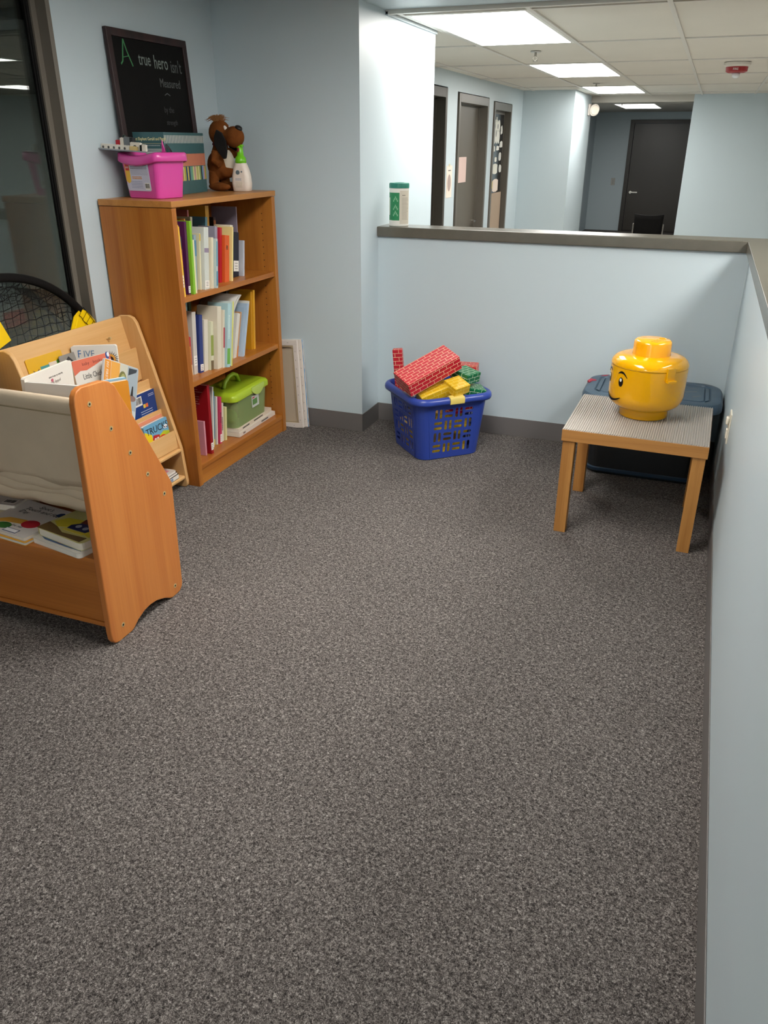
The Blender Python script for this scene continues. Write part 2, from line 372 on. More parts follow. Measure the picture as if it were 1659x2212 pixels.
quick('door_glass', mat('3e4a52', 0.15, name='dark_glass'), d3, (-2.400, -2.391, 9.60, 9.97, 0.12, 1.76), world=True)
quick('door_glass', mat('16181a', 0.15, name='dark_glass_black'), d3, (-2.400, -2.391, 9.975, 10.13, 0.12, 1.76), world=True)
t = thing('paper_notice', 'pink paper notice on the grey middle hall door', 'paper', (-2.41, 8.51, 1.22))
b = B(); b.box(-2.4145, -2.413, 8.362, 8.661, 1.094, 1.333); b.done('sheet', mat('cfb6ae', 0.8), t, world=True)
t = thing('paper_notice', 'narrow white paper with oval print taped between two hall doors', 'paper', (-2.329, 7.78, 1.1))
b = B(); b.box(-2.3295, -2.328, 7.69, 7.87, 0.99, 1.27); b.done('sheet', mat('e0d3c6', 0.8), t, world=True)
b = B(); b.ell((-2.3275, 7.78, 1.12), (0.001, 0.055, 0.075), 16); b.done('oval_print', mat('a3918a', 0.8), t, world=True)
b = B(); b.box(-2.3282, -2.3268, 7.74, 7.82, 1.225, 1.232); b.done('lettering', INK, t, world=True)
b = B(); b.box(-2.3282, -2.3270, 7.75, 7.80, 1.262, 1.285); b.done('tape', mat('c8c6a8', 0.6), t, world=True)
WP = mat('d9d9d0', 0.8)
t = thing('paper_pumpkin', 'white paper pumpkin cut-out stuck on the third hall door glass', 'decoration', (-2.39, 9.785, 1.58))
b = B()
for dy in (-0.125, -0.042, 0.042, 0.125):
    b.ell((-2.3895, 9.785+dy, 1.64), (0.0015, 0.055, 0.065), 14); b.ell((-2.3895, 9.785+dy, 1.53), (0.0015, 0.055, 0.075), 14)
b.box(-2.390, -2.3885, 9.77, 9.80, 1.69, 1.73); b.done('cut_out', WP, t, world=True)
for yy, zz, ry, rz_ in ((9.71, 1.635, .018, .028), (9.85, 1.635, .018, .028), (9.785, 1.56, .016, .036)):
    b = B(); b.ell((-2.3878, yy, zz), (0.0012, ry, rz_), 10); b.done('face_hole', mat('3e4a52', 0.6), t, world=True)
for i, (y, z, w, h, c, lb) in enumerate(((9.71, 1.40, 0.15, 0.07, 'd9d9d0', 'torn white paper cut-out left below the paper pumpkin'), (9.90, 1.41, 0.16, 0.05, 'd9d9d0', 'wide white paper cut-out right below the paper pumpkin'),
        (10.04, 1.60, 0.10, 0.10, 'c9c9c2', 'white paper bat cut-out high on the right of the third door'), (10.05, 1.45, 0.16, 0.08, 'c9c9c2', 'white paper cut-out midway on the right of the third door'),
        (10.03, 1.32, 0.13, 0.09, 'c4c4be', 'jagged white paper cut-out lower right on the third door'), (10.07, 1.19, 0.14, 0.09, 'c4c4be', 'lowest white star-like cut-out on the third door'),
        (9.65, 1.28, 0.03, 0.16, 'd9d9d0', 'tall thin white paper strip on the third door'), (9.83, 1.29, 0.09, 0.05, 'd9d9d0', 'small square white paper on the third door'),
        (9.82, 1.19, 0.22, 0.11, 'd0d0c4', 'pale paper sheet above the yellow note on the third door'), (9.68, 1.02, 0.11, 0.09, 'd8bf3a', 'yellow paper note on the third hall door'),
        (9.875, 1.01, 0.26, 0.14, 'd8c9bc', 'pinkish white sheet beside the yellow note'), (9.66, 0.88, 0.08, 0.04, 'd9d4c8', 'small white card below the yellow note'))):
    b = B(); n = 10; pts = []
    for k in range(n):
        a = 2*math.pi*k/n; q = 1.0 if i >= 6 else random.uniform(0.7, 1.05)
        cx_, cz_ = max(-1, min(1, 1.35*math.cos(a))), max(-1, min(1, 1.35*math.sin(a))); pts.append((y+cx_*w/2*q, z+cz_*h/2*q))
    b.prism(pts, -2.3905, -2.3885, 'X'); tag(b.done('paper_cutout', mat(c, 0.8), None), lb, 'paper', 'paper pieces on the third hall door')
t = quick('tan_board', mat('a08c78', 0.7), None, (-2.390, -2.376, 9.62, 10.14, 0.1, 0.93)); tag(t, 'tan board propped against the lower part of the third hall door', 'board')

# far door
d4 = struct(thing('door_4', '', '', (-0.94, 16.0, 0))); del d4['label'], d4['category']
FD = mat('37322c', 0.35, name='dark_brown_door')
b = B(); b.box(-1.50, -1.43, 15.97, 16.1, 0, 1.84); b.box(-0.45, -0.38, 15.97, 16.1, 0, 1.84); b.box(-1.43, -0.45, 15.97, 16.1, 1.78, 1.84); b.done('door_frame', FD, d4, world=True, bevel=0.003)
quick('door_slab', mat('3b352f', 0.3, name='dark_brown_door_slab'), d4, (-1.425, -0.455, 16.0, 16.05, 0.01, 1.775), world=True)
b = B(); b.cyl((-1.36, 16.0, 0.665), (-1.36, 15.94, 0.665), 0.035, 0.025, 12); b.box(-1.365, -1.24, 15.935, 15.95, 0.655, 0.675); b.done('door_handle', mat('c9c5bd', 0.25, 1.0), d4, world=True)
t = thing('light_switch', 'pale wall switch plate left of the far dark door', 'switch', (-1.69, 16.0, 0.836))
b = B(); b.box(-1.725, -1.655, 15.99, 16.0, 0.775, 0.895); b.done('switch_plate', mat('b8b8b4', 0.5), t, world=True, bevel=0.003)
b = B(); b.box(-1.70, -1.68, 15.982, 15.992, 0.80, 0.87); b.done('rocker', mat('a8a8a4', 0.5), t, world=True)

# emergency lamp
t = thing('emergency_lamp', 'white round emergency lamp on the hall corner wall', 'lamp', (-1.70, 12.1, 1.875))
b = B(); b.box(-1.70, -1.672, 12.0, 12.2, 1.80, 1.94); b.done('housing', mat('d8cfc6', 0.4), t, world=True, bevel=0.01)
b = B(); b.cyl((-1.675, 12.10, 1.885), (-1.615, 12.03, 1.865), 0.045, 0.075, 20); b.done('lamp_head', mat('dcd4ca', 0.4), t, world=True, bevel=0.004)
b = B(); b.cyl((-1.617, 12.032, 1.8656), (-1.609, 12.022, 1.863), 0.058, 0.055, 18); b.done('lens', mat('f2e8da', 0.15), t, world=True)
# alarm strobe
t = thing('fire_alarm', 'white and red ceiling fire alarm with a clear strobe', 'alarm', (0.04, 7.63, ZC))
b = B(); b.lathe([(0.0, -0.0), (0.10, 0.0), (0.10, -0.018), (0.088, -0.03), (0, -0.03)], seg=32); b.done('base_ring', mat('d9d3c8', 0.4), t)
b = B(); b.lathe([(0.0, -0.03), (0.083, -0.03), (0.08, -0.062), (0.06, -0.072), (0, -0.072)], seg=32); b.done('red_housing', mat('9c1c20', 0.35), t, smooth=False)
b = B(); b.lathe([(0.0, -0.072), (0.03, -0.072), (0.028, -0.098), (0.015, -0.108), (0, -0.11)], seg=20); b.done('strobe_lens', mat('dfe3e3', 0.1), t, smooth=True)
text('lettering', 'FIRE', 0.022, WHITE, t, frame((-0.028, -0.0832, -0.056), (1, 0, 0), (0, 0, 1)))
for x, y, z, lb in ((-1.29, 6.3, ZC, 'sprinkler head between the first two lit ceiling panels'), (-1.32, 9.75, ZC, 'sprinkler head between the second and third lit ceiling panels'), (-1.32, 12.5, 1.962, 'sprinkler head just before the farthest lit ceiling panel')):
    t = thing('sprinkler_head', lb, 'sprinkler', (x, y, z))
    b = B(); b.lathe([(0, 0), (0.038, 0), (0.034, -0.006), (0, -0.006)], seg=20); b.done('escutcheon', mat('b9b6b0', 0.3, 0.8), t)
    b = B(); b.cyl((0, 0, -0.006), (0, 0, -0.03), 0.008, seg=8); b.tube([(-0.006, 0, -0.03), (-0.016, 0, -0.042), (-0.004, 0, -0.055)], 0.0025, 6); b.tube([(0.006, 0, -0.03), (0.016, 0, -0.042), (0.004, 0, -0.055)], 0.0025, 6); b.lathe([(0, -0.055), (0.017, -0.056), (0.017, -0.059), (0, -0.059)], seg=12)
    b.done('nozzle', mat('a8a49c', 0.3, 0.9), t)

# chairs in the far hall
def visitor_chair(label, loc, rz):
    t = thing('chair', label, 'chair', loc, (0, 0, rz))
    cm = mat('8d8a86', 0.25, 1.0); bk = mat('0d0c0c', 0.75, spec=0.15)
    b = B(); rows = []
    for i in range(9):
        x = -0.165+0.33*i/8; c = 0.03*(1-(2*i/8-1)**2)
        rows.append([(x, 0.19+c, 0.43), (x*1.0, 0.20+c, 0.53), (x*1.03, 0.215+c, 0.60), (x*1.05, 0.235+c, 0.675-0.012*(1-(2*i/8-1)**2))])
    b.sweep(rows, closed=False); b.done('backrest', bk, t, solid=0.014, smooth=True)
    b = B(); b.box(-0.18, 0.18, -0.18, 0.19, 0.36, 0.385); b.done('seat', bk, t, bevel=0.01)
    for s in (-1, 1):
        b = B(); b.tube([(s*0.178, -0.20, 0.0), (s*0.178, -0.17, 0.36)], 0.009, 8); b.done('leg', cm, t)
        b = B(); b.tube([(s*0.178, 0.20, 0.0), (s*0.178, 0.18, 0.36), (s*0.178, 0.205, 0.56)], 0.009, 8); b.done('leg', cm, t)
    return t
visitor_chair('black visitor chair with chrome frame before the far dark door', (-0.665, 11.1, 0), math.pi)
t = thing('armchair', 'black armchair whose arm just shows over the half wall', 'chair', (-1.25, 9.0, 0))
bk = mat('131211', 0.5)
b = B(); b.box(-0.2, 0.2, -0.2, 0.2, 0.30, 0.38); b.done('seat', bk, t, bevel=0.02)
b = B(); b.box(-0.2, 0.2, 0.18, 0.22, 0.36, 0.52); b.done('backrest', bk, t, bevel=0.02)
for s in (-1, 1):
    b = B(); b.box(s*0.22-0.02, s*0.22+0.02, -0.18, 0.2, 0.49, 0.515); b.done('armrest', bk, t, bevel=0.01)
    for q in (-0.17, 0.17):
        b = B(); b.tube([(s*0.22, q, 0), (s*0.22, q, 0.49)], 0.01, 8); b.done('leg', bk, t)

# wall outlet on right low wall
t = thing('wall_outlet', 'white outlet plate with plugged-in night light on the right wall', 'outlet', (XR, 3.26, 0.45))
b = B(); b.box(XR-0.006, XR, 3.220, 3.298, 0.395, 0.515); b.done('cover_plate', mat('dcd6c6', 0.4), t, world=True, bevel=0.002)
b = B(); b.box(XR-0.018, XR-0.006, 3.243, 3.275, 0.465, 0.495); b.done('plug', mat('e4dfd0', 0.4), t, world=True, bevel=0.005)
b = B(); b.box(XR-0.011, XR-0.005, 3.243, 3.275, 0.41, 0.445); b.done('socket', mat('e2dccd', 0.4), t, world=True, bevel=0.002)

# ================================================================== BOOKCASE
CH = wood('cherry_wood', 'b5762f', '99591d', 'Z', 1.0, 0.38); CHY = wood('cherry_wood_long', 'b8762f', '9b5a1e', 'Y', 1.0, 0.33)
CHT = wood('cherry_wood_top', 'bd8444', 'a46c33', 'Y', 1.0, 0.35)
XF, XBK, Y0, Y1 = -2.022, -2.380, 2.872, 3.746
bc = thing('bookcase', 'tall cherry wood bookcase with three open shelves beside the wall corner', 'bookcase', ((XF+XBK)/2, (Y0+Y1)/2, 0))
quick('side_panel', CH, bc, (XBK, XF, Y0, Y0+0.032, 0, 1.2215), world=True, bevel=0.001)
quick('side_panel', CH, bc, (XBK, XF, Y1-0.032, Y1, 0, 1.2215), world=True, bevel=0.001)
quick('top_panel', CHT, bc, (XBK, XF+0.004, Y0-0.003, Y1+0.003, 1.2235, 1.2485), world=True, bevel=0.002)
quick('shelf', CHY, bc, (XBK+0.02, XF-0.006, Y0+0.032, Y1-0.032, 0.840, 0.8635), world=True, bevel=0.001)
quick('shelf', CHY, bc, (XBK+0.02, XF-0.006, Y0+0.032, Y1-0.032, 0.468, 0.4915), world=True, bevel=0.001)
quick('shelf', CHY, bc, (XBK+0.02, XF-0.004, Y0+0.032, Y1-0.032, 0.074, 0.0965), world=True, bevel=0.001)
quick('kick_board', CHY, bc, (XF-0.02, XF-0.008, Y0+0.032, Y1-0.032, 0.0, 0.074), world=True)
quick('back_panel', CH, bc, (XBK, XBK+0.008, Y0+0.032, Y1-0.032, 0.08, 1.2215), world=True)
b = B()
for z in [0.15+0.032*k for k in range(32)]:
    if abs(z-0.48) < 0.03 or abs(z-0.85) < 0.03: continue
    b.cyl((XF-0.06, Y1-0.0335, z), (XF-0.06, Y1-0.031, z), 0.0025, seg=8)
b.done('peg_holes', mat('3a2110', 0.8), bc, world=True, kind='stuff')

# ---- books ------------------------------------------------------------------
def book(label, th, h, d, loc, rot=(0, 0, 0), cover='c02020', cat='book', group=None, pages='e6dcc8', soft=False, extras=(), origin='spine', name='picture_book', tip=0.0, rough=0.3):
    """spine faces +X at x=0, thickness along +Y, depth to -X"""
    t = thing(name, label, cat, loc, rot, group)
    cm = mat(cover, rough, name='cover_'+cover)
    ct = 0.001 if soft else 0.0025
    ct = min(ct, th*0.25)
    b = B(); b.prism([(0, 0), (0, th), (-d, th), (-d, th-ct), (-ct, th-ct), (-ct, ct), (-d, ct), (-d, 0)], 0, h, 'Z')
    b.done('cover', cm, t, bevel=min(0.0008, ct*0.4))
    ins = 0.0 if soft else 0.003
    b = B(); b.box(-d+ins+0.0005, -ct, ct, th-ct, ins+0.0002, h-ins-0.0002); b.done('pages', mat(pages, 0.85), t)
    for e in extras:
        k = e[0]
        if k == 'band':      # colour band round the spine: z0,z1,color
            b = B(); g_ = th*(e[4] if len(e) > 4 else 0.02); b.box(-0.0004, 0.0005, g_, th-g_, e[1]*h, e[2]*h); b.done('spine_band', mat(e[3], 0.4), t)
        elif k == 'label':
            b = B(); b.box(0.0, 0.0008, th*0.06, th*0.94, e[1], e[1]+e[2]); sl_ = b.done('spine_label', mat('ece8e0', 0.5), t)
            b = B()
            for q in range(3): b.box(0.0007, 0.0011, th*0.25, th*0.75, e[1]+e[2]*(0.25+0.25*q)-0.001, e[1]+e[2]*(0.25+0.25*q)+0.001)
            b.done('label_print', INK, sl_)
        elif k == 'title':
            b = B(); n = max(3, int(e[2]*h/0.008)); z = e[1]*h
            for q in range(n):
                w = random.uniform(0.003, 0.006); b.box(0.0, 0.0006, th*0.3, th*0.68, z, z+w); z += w+0.0022
            b.done('spine_title', mat(e[3], 0.4), t)
        elif k == 'face':    # printed area on the front (near, -Y) cover: x0,x1,z0,z1,color
            b = B(); b.box(-e[1]*d, -e[2]*d, -0.0006, 0.0002, e[3]*h, e[4]*h); b.done('cover_print', mat(e[5], 0.4), t)
    return t

def lean(a): return (-R(a), 0, 0)
Z1, Z2, Z3 = 0.8637, 0.4917, 0.0967
G1, G2, G3 = 'picture books on the top shelf', 'picture books on the middle shelf', 'picture books on the bottom shelf'
lab = [('label', 0.012, 0.03)]
# top shelf front row: label, thickness, height, depth, x, y, lean, colour, extras
top = [
 ('thin bright yellow picture book at the left end of the top shelf', .011, .291, .20, -2.030, 2.909, 0, 'e8bd3c', [('label', .04, .05)]),
 ('second yellow book, half behind the first, on the top shelf', .009, .284, .20, -2.034, 2.922, 0, 'dfae30', []),
 ('short navy book between the yellow and purple books', .010, .245, .19, -2.048, 2.936, 2, '1f3f7a', []),
 ('small black and red spined book before the purple cover', .012, .238, .16, -2.055, 2.950, 2, '2a1a1c', [('title', .5, .35, 'c84a4a')]),
 ('tall purple book with an orange picture on its cover', .016, .299, .25, -2.046, 2.970, 3, '54204f', [('label', .008, .028), ('face', .25, .75, .55, .86, 'b0783a')]),
 ('lime green book with a bright green spine, top shelf', .015, .300, .24, -2.033, 2.990, 3, '7fb52c', []),
 ('cream book right of the lime green book', .013, .222, .18, -2.040, 3.014, 3, 'd8d4a8', []),
 ('tall thin orange and brown book rising behind the cream book', .007, .305, .22, -2.085, 3.020, 5, 'b8763a', []),
 ('white and grey spined book, fourth gap of the top shelf', .016, .240, .18, -2.084, 3.053, 6, 'cfcfc8', [('label', .03, .03)]),
 ('blue-grey watercolour spined book on the top shelf', .017, .236, .19, -2.080, 3.075, 6, '8fa3ad', [('band', .62, .9, '4d7fa0')]),
 ('narrow book with a yellow top and cream spine', .009, .240, .18, -2.068, 3.097, 6.5, 'd9d2b0', [('band', .87, .99, 'd9b94a')]),
 ('wide pale grey book with a purple flower on its spine', .036, .266, .20, -2.052, 3.108, 7, 'c9cdc6', [('label', .01, .03), ('band', .60, .67, '8a7b92')]),
 ('cream spined book right of the wide pale grey one', .015, .220, .17, -2.040, 3.147, 7.5, 'd6ccb2', []),
 ('teal and white patterned spine, top shelf middle', .014, .213, .16, -2.028, 3.164, 8, 'b4c4c4', [('band', .05, .35, '5e8fa3'), ('band', .45, .95, '6f9bab')]),
 ('lavender grey tall book left of the red spine', .023, .254, .19, -2.105, 3.275, 8.5, '9a99a8', []),
 ('bright red spined book on the top shelf', .019, .247, .18, -2.094, 3.300, 8.5, 'b81a2c', []),
 ('wide orange ribbed book on the top shelf', .038, .212, .18, -2.080, 3.322, 8.5, 'd9602a', [('title', .7, .08, '3a2018')]),
 ('pale yellow book right of the orange book', .012, .245, .18, -2.068, 3.364, 9, 'e6d390', []),
 ('cream spined book with a yellow mark, top shelf right', .024, .252, .19, -2.087, 3.378, 9, 'ddd7c2', [('label', .012, .035), ('band', .45, .52, 'd8b63c')]),
 ('blue spined book with red dots beside the black one', .016, .208, .17, -2.120, 3.440, 9, '3a6486', [('title', .2, .5, 'b8505a')]),
 ('thick black book with a white barcode label, top shelf', .052, .212, .17, -2.118, 3.462, 8, '191c2b', [('label', .03, .05)]),
 ('pale grey thin book at the right end of the top shelf', .016, .168, .14, -2.098, 3.520, 8, 'b9bcc6', []),
]
for r in top:
    if r[5] > 3.08: r = r[:3]+(0.09,)+r[4:]
    book(r[0], r[1], r[2], r[3], (r[4], r[5], Z1), lean(r[6]), r[7], group=G1, extras=r[8])
back = [
 ('tall dark olive picture book at the back of the top shelf', .012, .335, .12, -2.20, 2.93, 2, '3a3a20', []),
 ('large cream picture book behind the pale grey book', .016, .300, .17, -2.165, 3.17, 8, 'd4ccb0', []),
 ('green and grey large book at the back of the top shelf', .020, .330, .15, -2.20, 3.12, 3, '6a7a52', [('band', .1, .9, '8d98a0')]),
 ('pink edged thin book beside the tall orange atlas', .010, .325, .14, -2.185, 3.205, 3, 'c4706a', []),
 ('tall golden orange book with a white label, top shelf back', .030, .335, .14, -2.178, 3.335, 4, 'c9962a', [('face', .1, .5, .72, .85, 'd8d2c0'), ('title', .3, .5, 'c05a30')]),
 ('teal blue book rising behind the lavender and red spines', .018, .290, .15, -2.17, 3.30, 8, '5f93a6', []),
 ('grey violet board at the back right of the top shelf', .008, .318, .14, -2.135, 3.548, 2, '857c8c', []),
 ('dark book with a tan spine behind the black book', .020, .275, .12, -2.215, 3.46, 4, '3a2c2a', [('band', .6, .95, 'a8643a')]),
]
for r in back: book(r[0], r[1], r[2], r[3], (r[4], r[5], Z1), lean(r[6]), r[7], group=G1, extras=r[8])
# middle shelf
mid = [
 ('thin dark navy book at the left end of the middle shelf', .010, .180, .14, -2.105, 2.985, 0, '2c2f4a', []),
 ('small red book with yellow lettering, middle shelf left', .018, .175, .13, -2.098, 2.998, 3, 'b32436', [('title', .3, .55, 'e0b44a'), ('band', .0, .28, 'e2c9a0')]),
 ('large white book with a grey cover, left on the middle shelf', .030, .282, .24, -2.094, 3.022, 5, 'c9c2b8', [('label', .04, .045)]),
 ('navy blue spined book on the middle shelf', .026, .263, .20, -2.083, 3.056, 6.5, '2b3a78', [('label', .01, .03)]),
 ('white ribbed paperback stack right of the navy spine', .032, .237, .18, -2.080, 3.085, 8, 'd3cdbf', [], True),
 ('white book with a green leaf on its spine', .022, .224, .18, -2.066, 3.119, 8, 'cfd0b4', [('band', .30, .72, '8a9a48'), ('band', .0, .2, '6a5a40')], True),
 ('tall cream book in the centre of the middle shelf', .034, .288, .20, -2.045, 3.143, 8, 'd6cdb8', [], True),
 ('slim cream paperback with a crimson stripe', .012, .268, .19, -2.036, 3.178, 9, 'd9d0bc', [('band', .35, .7, 'b23a4a')], True),
 ('light blue book with a spotted spine on the middle shelf', .026, .297, .21, -2.024, 3.192, 10, 'a8c8cc', [('title', .45, .5, 'd8e6e0'), ('band', .05, .3, '6cab45')], True),
 ('thin yellow-green edged book leaning on the light blue one', .010, .300, .19, -2.020, 3.222, 11, 'cfdcd8', [('band', 0, 1, 'd8d66a')]),
 ('orange and red narrow book leaning right, middle shelf', .013, .235, .17, -2.080, 3.262, 14, 'd68a4a', [('title', .3, .6, 'b03a30')]),
 ('cream narrow book leaning right of the orange one', .014, .262, .17, -2.085, 3.282, 15, 'dccfb4', []),
 ('large white book leaning right on the middle shelf', .030, .300, .20, -2.088, 3.302, 17, 'd6d3ca', []),
 ('thin dark blue book behind the leaning white book', .010, .262, .18, -2.098, 3.338, 17, '34517c', []),
 ('white paperback leaning between blue and tan books', .026, .222, .16, -2.084, 3.352, 18, 'dad5ca', [], True),
 ('tan orange book leaning beside the light blue cover', .012, .222, .15, -2.086, 3.384, 18, 'c49468', [('band', .0, .25, 'd08030')]),
 ('light blue book leaning with its printed cover showing', .016, .262, .19, -2.060, 3.400, 18, 'a9bed2', [('face', .08, .9, .08, .92, '9fb6cc')]),
 ('white backed book behind the leaning light blue cover', .010, .270, .18, -2.066, 3.420, 18, 'd9d6cc', []),
 ('black patterned tall book at the back of the middle shelf', .026, .325, .12, -2.20, 3.50, 3, '26221f', [('title', .5, .35, 'b8a84a')]),
 ('first of two tall yellow books, the one next to the black', .014, .290, .20, -2.092, 3.546, 5, 'c48a1c', []),
 ('second tall yellow book, rightmost on the middle shelf', .016, .296, .20, -2.086, 3.562, 5, 'd9a22c', []),
 ('large teal blue atlas behind the books, middle shelf left', .016, .310, .13, -2.21, 3.02, 5, '2f6f8c', []),
 ('dark green large book at the back of the middle shelf', .022, .340, .12, -2.23, 3.21, 3, '33401c', []),
 ('wide pale blue cover behind the cream paperbacks', .014, .300, .13, -2.205, 3.13, 7, '8fb4ba', []),
]
for r in mid:
    if 3.0 < r[5] < 3.34 and r[4] > -2.11: r = r[:3]+(0.11,)+r[4:]
    book(r[0], r[1], r[2], r[3], (r[4], r[5], Z2), lean(r[6]), r[7], group=G2, extras=r[8], soft=len(r) > 9)
# curved floppy magazines drooping right over the leaning books
for i, (dy, lb) in enumerate(((0, 'floppy white magazine bending right across the middle shelf'), (0.022, 'second floppy magazine bending right under the first one'))):
    t = thing('magazine', lb, 'magazine', (-2.10, 3.235+dy, Z2), group='bent magazines on the middle shelf')
    b = B(); n = 14; ring = []
    for k in range(n+1):
        q = k/n; ang = R(12)+R(46)*q*q; 
        if k == 0: py, pz = 3.232+dy, Z2+0.002
        else: py += math.sin(ang)*0.352/n; pz += math.cos(ang)*0.352/n
        if pz > 0.832: pz = 0.832
        ring.append([(-2.055, py, pz), (-2.16, py, pz), (-2.25, py, pz)])
    b.sweep(ring, closed=False); b.done('pages', mat('bdbab2', 0.5), t, world=True, solid=0.004, smooth=True)
# bottom shelf
bot = [
 ('small orange brown book at the left of the bottom shelf', .018, .225, .15, -2.085, 2.935, 2, 'a8542c', [('title', .2, .6, '5a7a9a')], False),
 ('thin pink book beside the big red book, bottom shelf', .012, .170, .12, -2.072, 3.018, 2, 'cf8f9a', [], False),
 ('large dark red book with white text, bottom shelf', .020, .338, .26, -2.058, 3.046, 2, '96161f', [('label', .02, .035)], False),
 ('white paperback right of the big red book', .010, .300, .20, -2.10, 3.128, 7, 'd8d4cc', [], True),
 ('teal blue slim book on the bottom shelf', .018, .270, .20, -2.112, 3.146, 7, '2c6a84', [('band', .0, .12, 'd8c84a')], False),
 ('white book between the teal and pink spines', .010, .240, .18, -2.105, 3.170, 7, 'd6d2ca', [], True),
 ('bright pink red spined book on the bottom shelf', .017, .235, .18, -2.096, 3.186, 7, 'c23a5e', [('label', .008, .04), ('title', .45, .3, '2c1c2c')], False),
 ('white spined book with brown marks, bottom shelf', .022, .195, .16, -2.105, 3.212, 7, 'd8d0c0', [('title', .3, .45, '5a4a3c')], True),
 ('pale yellow book next to the green lidded box', .014, .170, .13, -2.098, 3.240, 7, 'd8d29a', [], True),
 ('tall black and white book at the back of the bottom shelf', .026, .350, .12, -2.20, 3.17, 5, '3a3835', [('band', .6, .98, 'b8b4ac')], False),
 ('dark large book in the shadow, bottom shelf back left', .030, .340, .11, -2.24, 3.06, 3, '2a2420', [], False),
]
for r in bot:
    if 3.1 < r[5] < 3.3 and r[4] > -2.13: r = r[:3]+(0.08,)+r[4:]
    t = book(r[0], r[1], r[2], r[3], (r[4], r[5], Z3), lean(r[6]), r[7], group=G3, extras=r[8], soft=r[9])
    if r[7] == '96161f':
        M = frame((-0.235, -0.0007, 0), (1, 0, 0), (0, 0, 1))
        lines('cover_text', mat('d8a09c', 0.6), t, M, 0.05, 0.215, [0.325-0.0115*k for k in range(10)], h=0.003, jit=0.3)
        b = B()
        for x, z, q in ((-.16, .20, .012), (-.10, .205, .014), (-.09, .18, .007), (-.16, .135, .012), (-.10, .12, .012), (-.07, .115, .008)): b.ell((x, -0.0005, z), (q, .001, q*0.8), 10)
        b.done('cover_print', mat('b9948a', 0.6), t)
# two flat books under the green box
t = book('white patterned book lying flat under the green box, uppermost', .020, .385, .22, (-2.058, 3.305, Z3+.0245), (R(-90), 0, R(3)), 'dccdb8', group='flat books under the green box', pages='e8e2d4', soft=True, extras=[('title', .12, .25, '1c1816'), ('title', .45, .35, '1c1816')])
t = book('white book lying flat on the bottom shelf, lowest of the pair', .022, .40, .22, (-2.052, 3.300, Z3+.0015), (R(-90), 0, R(1.5)), 'd9d0c4', group='flat books under the green box', pages='e8e2d4', soft=True, extras=[('title', .1, .08, '4a2c24'), ('title', .6, .25, '30363c')])
for o in COL.objects:                      # flat books: thickness points up after the turn
    if o.get('group') == 'flat books under the green box': o.location.z += 0.0 ; o.rotation_euler = (R(-90), 0, o.rotation_euler[2]); o.location.z += (0.020 if 'uppermost' in o['label'] else 0.022)

# green lidded box
gx = thing('storage_box', 'clear green storage box with a lime lid and handle', 'box', (-2.165, 3.462, 0.1425), (0, 0, R(2)))
GB = bpy.data.materials.new('frosted_green_plastic'); GB.use_nodes = True
q = GB.node_tree.nodes['Principled BSDF']; q.inputs['Base Color'].default_value = lin('a3b87a'); q.inputs['Roughness'].default_value = 0.3; q.inputs['Alpha'].default_value = 0.45
def rrect(w, d, r, n=5):
    pts = []
    for cx_, cy_, a in ((w-r, d-r, 0), (-w+r, d-r, 90), (-w+r, -d+r, 180), (w-r, -d+r, 270)):
        for k in range(n+1):
            t_ = R(a+90*k/n); pts.append((cx_+r*math.cos(t_), cy_+r*math.sin(t_)))
    return pts
def rrloft(b, secs, cap0=True, cap1=True, n=5):
    """secs: (halfx, halfy, radius, z)"""
    rings = [[b._v((p[0], p[1], s_[3])) for p in rrect(s_[0], s_[1], s_[2], n)] for s_ in secs]
    for i in range(len(rings)-1):
        A, C = rings[i], rings[i+1]; m = len(A)
        for k in range(m): b.bm.faces.new((A[k], A[(k+1) % m], C[(k+1) % m], C[k]))
    if cap0: b.bm.faces.new(rings[0][::-1])
    if cap1: b.bm.faces.new(rings[-1])
    return b
b = B(); rrloft(b, [(0.095, 0.165, 0.03, 0.0), (0.103, 0.178, 0.03, 0.15), (0.100, 0.175, 0.03, 0.15), (0.092, 0.162, 0.03, 0.003)]); b.done('body', GB, gx, smooth=False)
LG = mat('a3bd2a', 0.25, name='lime_plastic')
b = B(); rrloft(b, [(0.110, 0.192, 0.035, 0.142), (0.113, 0.195, 0.035, 0.144), (0.113, 0.195, 0.035, 0.166), (0.104, 0.187, 0.03, 0.178), (0.088, 0.165, 0.03, 0.186), (0.080, 0.155, 0.03, 0.184)]); b.done('lid', LG, gx, bevel=0.003)
b = B(); b.tube([(0, -0.105, 0.182), (0, -0.085, 0.212), (0, -0.045, 0.232), (0, 0.0, 0.236), (0, 0.035, 0.222), (0, 0.055, 0.184)], [0.012, 0.011, 0.011, 0.011, 0.011, 0.012], 8); b.done('handle', mat('8fae2e', 0.25), gx, smooth=True)
b = B(); b.prism([(-0.02, 0.176), (0.115, 0.176), (0.115, 0.158), (0.09, 0.138), (0.06, 0.127), (0.03, 0.129), (0.0, 0.142), (-0.02, 0.158)], 0.110, 0.1185, 'X'); b.done('latch', mat('b5cc5c', 0.3), gx, bevel=0.002)
b = B(); b.box(0.1015, 0.1045, -0.005, 0.07, 0.065, 0.125); b.done('sticker', mat('c9cbc6', 0.5), gx)
b = B(); b.box(0.1042, 0.1052, 0.0, 0.05, 0.078, 0.108); b.done('sticker_picture', mat('5f8a4a', 0.5), gx)
b = B(); b.box(0.1042, 0.1052, 0.0, 0.022, 0.112, 0.120); b.done('sticker_logo', mat('b8404a', 0.5), gx)
